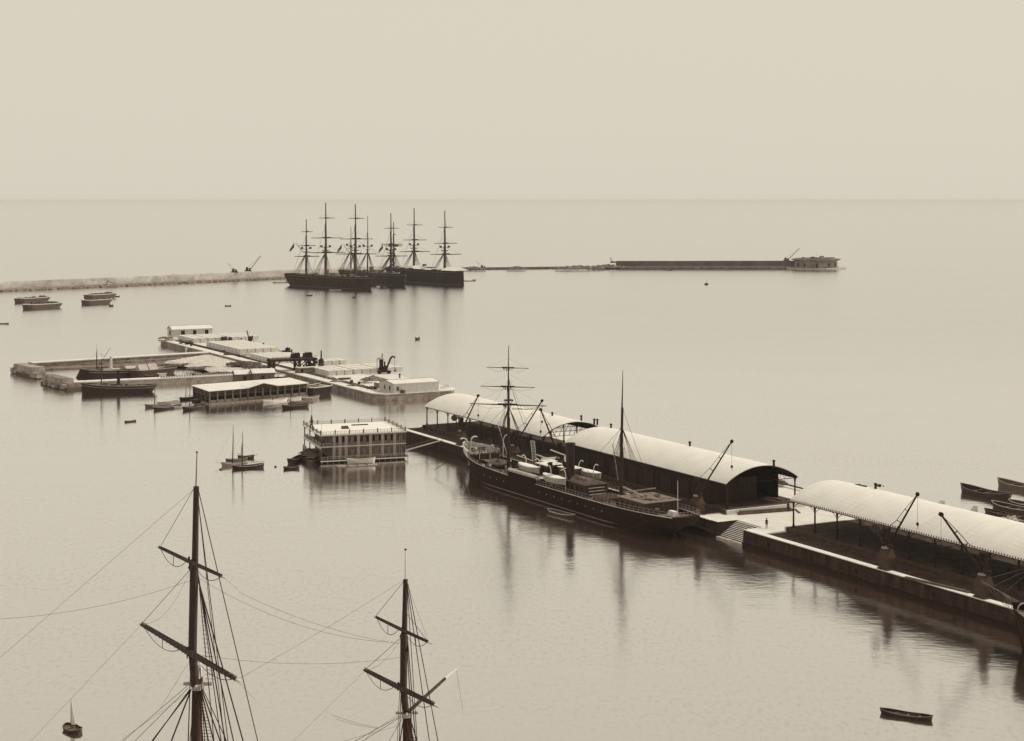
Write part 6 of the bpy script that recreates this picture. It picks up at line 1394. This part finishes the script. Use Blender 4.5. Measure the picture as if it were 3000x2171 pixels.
    if flag:
        px, py = flag; Yf = b.y; q = PY(px, py, Yf); m = MB(); rows = []
        for i in range(7):
            u = i/6; off = .25*math.sin(u*7)
            rows.append([(q.x-u*3.2, q.y+off, q.z-u*3.6+1.3*(1-u)), (q.x-u*3.2+.8*0, q.y+off+.05, q.z-u*3.6-2.0)])
        m.loft(rows, False); n0 = len(m.v); m.v += [(x, y+.06, z) for x, y, z in m.v]; m.f += [tuple(reversed([i+n0 for i in f])) for f in m.f[:6]]
        m.build('flag', M(.22, key='flag_cloth'), t, world=True)
        m = MB(); m.tube(PY(px+4, py-4, Yf), PY(px+26, py+24, Yf), .16, .2, 5); m.build('gaff', SPAR, t, world=True)
    return t
warship((1086, 849), (850, 836), 14, 7.0, 'nearest warship on the left, bowsprit pointing right, three tall masts with yards', [
    (1041, 598, .98, [(744, 61), (700, 49), (640, 24)], 737), (954, 594, .98, [(740, 54), (697, 46), (639, 24)], 737), (897, 642, .8, [(751, 37), (720, 26), (679, 17)], 742)], bs=((1086, 815), (1159, 769)), flag=(862, 716))
warship((1184, 839), (985, 822), 14, 7.0, 'middle warship half hidden behind the one with the bowsprit', [
    (1145, 624, .9, [(750, 48), (715.5, 33), (669, 22)], 745), (1077, 632, .55, [], 735), (1028, 665, .55, [], 732)], flag=(1001, 720), Ls=88)
warship((1360, 836), (1150, 822), 15, 8.4, 'rightmost warship with white awnings spread over its deck', [
    (1303, 617, .98, [(745, 46), (713, 34), (666, 22)], 738), (1213, 610, .98, [(737, 45), (703, 35), (659, 24)], 731), (1153, 650, .8, [(720, 24), (687, 4)], 735)], awn=((.03, .22, 2.2), (.25, .46, 1.0), (.5, .8, 2.2)), ram=True, flag=(1122, 720), Ls=90)

# ------------------------------------------------------------ boats afloat
LG = 'big lighters moored in the left distance'
def lighter(a, b, label):
    def ex(t, L, B, z): pass
    t = boat(P(*a), P(*b), label, 'barge', B=6.5, v=.2, h=2.3, group=LG, name='lighter', trim=.8, inside=.3)
    L = (P(*a)-P(*b)).length; m = MB()
    for k in range(14): x = random.uniform(L*.1, L*.9); y = random.uniform(-2, 2); s_ = random.uniform(.3, .8); m.box(x-s_, x+s_*1.6, y-s_, y+s_, 2.2, 2.5+s_*random.uniform(.5, 1.6), .06, .06)
    m.build('deck_gear', M(.25, .8, .2, 1, key='lighter_gear'), t); m = MB(); m.box(L*.78, L*.9, -1.5, 1.5, 2.3, 3.6); m.build('stern_cabin', M(.3, key='lighter_cabin'), t)
lighter((44, 888), (139, 883), 'lighter at the far left, behind the other of its pair')
lighter((68, 907), (174, 901), 'lighter at the far left, lower one of its pair, nearest to the viewer')
lighter((247, 877), (333, 872), 'lighter of the second pair, touching the breakwater side')
lighter((240, 893.5), (320, 889), 'lighter of the second pair, on the near side of its neighbour')
def rb(pxc, pyc, lenpx, label, ang=12, v=.12, flip=False, kind='row', h=.4, B=None, trim=None, sail=0, group=None, cover=None, L=None):
    c = P(pxc, pyc); L = L or lenpx*c.y/F/max(.35, abs(math.cos(R(ang)))); d = Vector((math.cos(R(ang)), math.sin(R(ang)), 0))*L/2
    a, b = (c-d, c+d) if not flip else (c+d, c-d); t = boat(a, b, label, kind, v=v, h=h, B=B, trim=trim, sail=sail, group=group)
    if cover is not None:
        m = MB(); LL = L; bb = (B or L*.28)*.42; m.add([(LL*.2, -bb, h+.4), (LL*.85, -bb, h+.4), (LL*.85, 0, h+1.0), (LL*.2, 0, h+1.0), (LL*.2, bb, h+.4), (LL*.85, bb, h+.4)], [(0, 1, 2, 3), (3, 2, 5, 4), (0, 3, 4), (1, 5, 2)]); m.build('boat_cover', M(cover, key='boat_awning'), t)
    return t
rb(343, 870, 14, 'tiny boat at the stern of the second pair of lighters', 10, h=1.0); rb(326, 898, 10, 'tiny dark boat with a hump, below the second pair of lighters', 40, h=1.4); rb(668, 897.5, 18, 'tiny rowing boat alone between the lighters and the warships', 8, h=.8)
rb(8, 949.5, 34, 'dark boat cut off by the left edge of the picture', 3, h=.6)
rb(382, 1236, 28, 'rowing boat alone on open water in the left middle distance', 38, v=.15, h=.45)
rb(906, 867, 18, 'tiny boat on the water below the left warship, left one of two', 5, h=1.0); rb(1037, 873, 11, 'tiny boat on the water below the left warship, right one of two', 10, h=1.2)
rb(1120, 846, 14, 'dark tiny boat between the bows of the left and middle warships', 5, h=1.0); rb(1108, 841, 10, 'white tiny boat between the bows of the left and middle warships', 5, v=.8, h=1.0); rb(1128, 841, 12, 'tiny boat close under the side of the middle warship', 5, v=.2, h=.8)
rb(982, 851, 34, 'long thin boat lying close alongside the left warship', -14, v=.5, h=.6)
rb(822, 829, 44, 'string of low moored floats left of the left warship, seen as a long boat', 4, v=.4, h=.8, B=3); rb(848, 828, 20, 'dark loaded boat under the stern of the left warship', 4, v=.08, h=1.8, B=3)
rb(1374, 824, 30, 'low boat just right of the rightmost warship', 4, v=.3, h=.7, B=2.5); rb(1389, 822.5, 9, 'small boat at the right end of the group beside the rightmost warship', 4, v=.15, h=1.4)
rb(1223, 995, 13, 'small dark boat alone on open water right of the mole, seen end-on', 55, v=.08, h=1.3, L=3.0)
rb(1960, 793.5, 18, 'tiny dark boat at the foot of the high breakwater wall', 0, h=.6)
rb(2655, 2100, 130, 'dark rowing boat alone on the water at the bottom right', -30, v=.1, h=.6, B=1.6)
bl2 = rb(212, 2140, 52, 'dark boat with a small pale sail at the bottom left corner', -50, v=.12, h=.5, B=1.7)
m = MB(); m.tube((1.2, 0, .1), (1.2, 0, 3.4), .05, .03, 6); m.build('mast', SPAR, bl2)
m = MB(); m.add([(1.25, 0, .6), (2.1, .1, .7), (1.25, 0, 3.3), (1.25, .02, .6), (2.1, .12, .7), (1.25, .02, 3.3)], [(0, 1, 2), (5, 4, 3), (0, 3, 4, 1), (1, 4, 5, 2), (2, 5, 3, 0)]); m.build('sail', WHITE, bl2)
boat(P(1607, 1500), P(1682, 1518), 'rowing boat lying close against the side of the steamer', 'row', v=.15, h=.7, B=2.1, trim=.75)
boat(P(2231, 1606), P(2277, 1627), 'small pale rowing boat tied under the quay wall right of the steps', 'row', v=.35, h=.6, B=1.35, trim=.8)
GR = 'lighters and boats moored at the right edge'
boat(P(2818, 1440), P(2958, 1468), 'large dark open lighter, leftmost of the boats at the right edge', 'row', v=.14, h=2.0, B=3.8, trim=.35, group=GR)
boat(P(2926, 1423), P(3060, 1446), 'open lighter at the top of the boats at the right edge, cut off by it', 'row', v=.3, h=2.0, B=3.6, trim=.6, group=GR)
boat(P(2909, 1485), P(3050, 1512), 'open boat with a pale rim at the right edge, middle of the three lower ones', 'row', v=.15, h=1.4, B=3.2, trim=.7, group=GR)
boat(P(2958, 1478), P(3080, 1496), 'open boat with a pale rim behind the other rimmed one, at the right edge', 'row', v=.2, h=1.2, B=3.0, trim=.7, group=GR)
boat(P(2887, 1500), P(3010, 1526), 'low dark boat, lowest of the boats at the right edge', 'row', v=.1, h=.8, B=2.2, trim=.35, group=GR)
heap(2968, 1522, 3.2, 1.2, .7, 90, .2, .5, .72, 'pale gravel showing above the water below the boats at the right edge', z=0)
ms = thing('mooring_float', 'weathered block float at the right edge below the gravel patch', 'float', P(3004, 1535, 0), R(-20)); m = MB(); m.box(-1.2, 2, -.8, .8, -.2, .6, .1, .1); m.build('float_body', M(.35, key='float_wood'), ms); m = MB(); m.tube((0, 0, .6), (0, 0, 1.0), .1, None, 6); m.build('ring', IRON, ms)
by = thing('mooring_buoy', 'dark buoy with a thin staff on open water toward the fort', 'buoy', P(2069.5, 834, 0), 0); m = MB(); m.lathe((0, 0, -.4), [(.8, 0), (1.5, .5), (1.2, 1.3), (.3, 1.7)], 14); m.build('body', IRON, by); m = MB(); m.tube((0, 0, 1.2), (0, 0, 4.6), .08, .04, 5); m.build('staff', SPAR, by)
# sailing boats by the pavilion
SG = 'small sailing boats at moorings'
boat(P(650, 1366), P(724, 1363), 'pale-sided sailing boat left of the pavilion, behind the dark one', 'sail', v=.5, h=1.1, B=2.0, sail=9.2, group=SG, mastx=.42, inside=.6)
boat(P(682, 1374), P(772, 1368), 'dark-hulled sailing boat with one tall mast left of the pavilion', 'sail', v=.06, h=1.0, B=2.1, sail=8.4, group=SG, mastx=.3, inside=.6, trim=.6)
boat(P(662, 1353), P(724, 1350), 'low open boat behind the pale-sided sailing boat', 'row', v=.2, h=.8, B=1.8, trim=.6)
boat(P(744, 1342), P(697, 1344), 'small dark boat at the back of the sailing boats left of the pavilion', 'sail', v=.08, h=.9, B=1.6, sail=3.6, group=SG, mastx=.75)
rb(854, 1374, 44, 'dark rowing boat alone on the water left of the pavilion', 14, v=.08, h=.7, B=1.6)
rb(863, 1354, 22, 'dark launch seen end-on with a thin pole, left of the pavilion gallery', 70, v=.08, h=1.5, L=6, B=2.1)
for k, (pa, pb, lb) in enumerate((((882, 1347), (905, 1334), 'farthest of three covered boats moored under the pavilion gallery'), ((893, 1354), (922, 1339), 'middle of three covered boats moored under the pavilion gallery'), ((902, 1361), (932, 1346), 'nearest of three covered boats moored under the pavilion gallery'))):
    t = boat(P(*pa), P(*pb), lb, 'row', v=.16, h=1.1, B=2.4, trim=.3, group='covered boats moored under the pavilion gallery'); L = (P(*pa)-P(*pb)).length
    m = MB(); m.add([(L*.1, -1.1, 1.3), (L*.95, -1.1, 1.3), (L*.9, 0, 1.8), (L*.15, 0, 1.8), (L*.1, 1.1, 1.3), (L*.95, 1.1, 1.3)], [(0, 1, 2, 3), (3, 2, 5, 4), (0, 3, 4), (1, 5, 2)]); m.build('boat_cover', M(.3, key='dark_cover'), t)
rf = thing('wooden_raft', 'flat pale raft in front of the pavilion, carrying a white boat', 'raft', P(990, 1369, 0), math.atan2(P(1108, 1364).y-P(990, 1369).y, P(1108, 1364).x-P(990, 1369).x)); m = MB(); m.box(0, 9.2, -.2, 2.4, -.15, .16); m.build('planking', M(.5, key='raft_boards'), rf); m = MB(); [m.box(x, x+.2, 0, 2.2, .161, .34) for x in (2.2, 4.4, 6.6)]; m.build('bearers', WOOD, rf)
bt = boat(P(1018, 1362), P(1098, 1358.5), 'white ship\'s boat standing on the raft in front of the pavilion', 'row', v=.85, h=1.15, B=2.0, trim=.9, inside=.7); bt.location.z = .45
# craft around the boathouse
boat(P(426, 1194), P(500, 1190), 'leftmost pale sailing boat of the group left of the boathouse', 'sail', v=.3, h=1.2, B=2.2, sail=7.2, group=SG, mastx=.36, inside=.62, trim=.75)
boat(P(451, 1202), P(530, 1193), 'dark wedge-shaped sailing boat in front of the leftmost pale one', 'row', v=.1, h=1.1, B=2.2, trim=.6, group=SG)
boat(P(536, 1203), P(600, 1194), 'dark sailing boat with a tall mast just left of the boathouse', 'sail', v=.07, h=1.3, B=2.3, sail=7.0, group=SG, mastx=.3, inside=.4)
boat(P(527, 1173), P(584, 1168), 'dark boat with a mast tucked behind the left end of the boathouse', 'sail', v=.07, h=1.1, B=2.0, sail=4.5, group=SG, mastx=.3)
boat(P(508, 1197), P(566, 1190), 'pale low boat between the two masted boats left of the boathouse', 'row', v=.6, h=.7, B=1.8, trim=.8)
boat(P(462, 1184), P(524, 1178), 'thin pale boat at the back of the group left of the boathouse', 'row', v=.5, h=.7, B=1.6, trim=.8)
boat(P(562, 1179), P(616, 1172), 'dark covered boat beside the left end of the boathouse', 'row', v=.15, h=1.0, B=2.0, trim=.6)
boat(P(772, 1181), P(840, 1174), 'white boat with a small dark cabin in front of the boathouse', 'sail', v=.85, h=1.0, B=2.2, sail=4.6, group=SG, mastx=.4, inside=.8, trim=.95)
boat(P(783, 1190), P(842, 1184), 'flat pale boat low on the water in front of the white cabin boat', 'row', v=.55, h=.5, B=1.8, trim=.75)
boat(P(828, 1198), P(903, 1192), 'black-hulled boat in front of the right half of the boathouse', 'sail', v=.05, h=1.4, B=2.3, sail=5.2, group=SG, mastx=.3, inside=.6, trim=.4)
boat(P(852, 1183), P(916, 1177), 'boat full of gear behind the black-hulled one', 'row', v=.3, h=.9, B=2.0, trim=.6)
boat(P(885, 1172), P(934, 1166), 'pale boat with dark bow at the right end of the boathouse', 'row', v=.4, h=.9, B=1.9, trim=.85)
boat(P(842, 1173), P(882, 1168), 'white open boat close against the right part of the boathouse front', 'row', v=.8, h=.7, B=1.7, trim=.9)
lt2 = boat(P(884, 1159), P(955, 1151), 'black decked barge between the boathouse and the mole', 'barge', B=7, v=.05, h=2.2, inside=.7, trim=.75, name='barge')
for k, (px, py, lb) in enumerate(((646, 1376, 'tiny mooring float at the left of the two masted boats'), (807, 1368, 'tiny mooring float between the masted boats and the lone dark rowing boat'))):
    t = thing('mooring_float', lb, 'float', P(px, py, 0)); m = MB(); m.lathe((0, 0, -.2), [(.15, 0), (.3, .2), (.2, .45)], 8); m.build('float_body', IRON, t)

# ------------------------------------------------------------ sea haze
hz = MB(); hz.box(-60000, 60000, -1500, 70000, -1.2, 62.5); hz = hz.build('haze', None) if False else hz
hm_ = bpy.data.materials.new('sea_haze'); hm_.use_nodes = True; t = hm_.node_tree
t.nodes.remove(t.nodes['Principled BSDF']); pv = t.nodes.new('ShaderNodeVolumePrincipled')
pv.inputs['Color'].default_value = (1, .985, .955, 1); pv.inputs['Density'].default_value = 5e-5; pv.inputs['Anisotropy'].default_value = 0
t.links.new(pv.outputs[0], t.nodes['Material Output'].inputs['Volume'])
tag(hz.build('haze', hm_), kind='stuff')
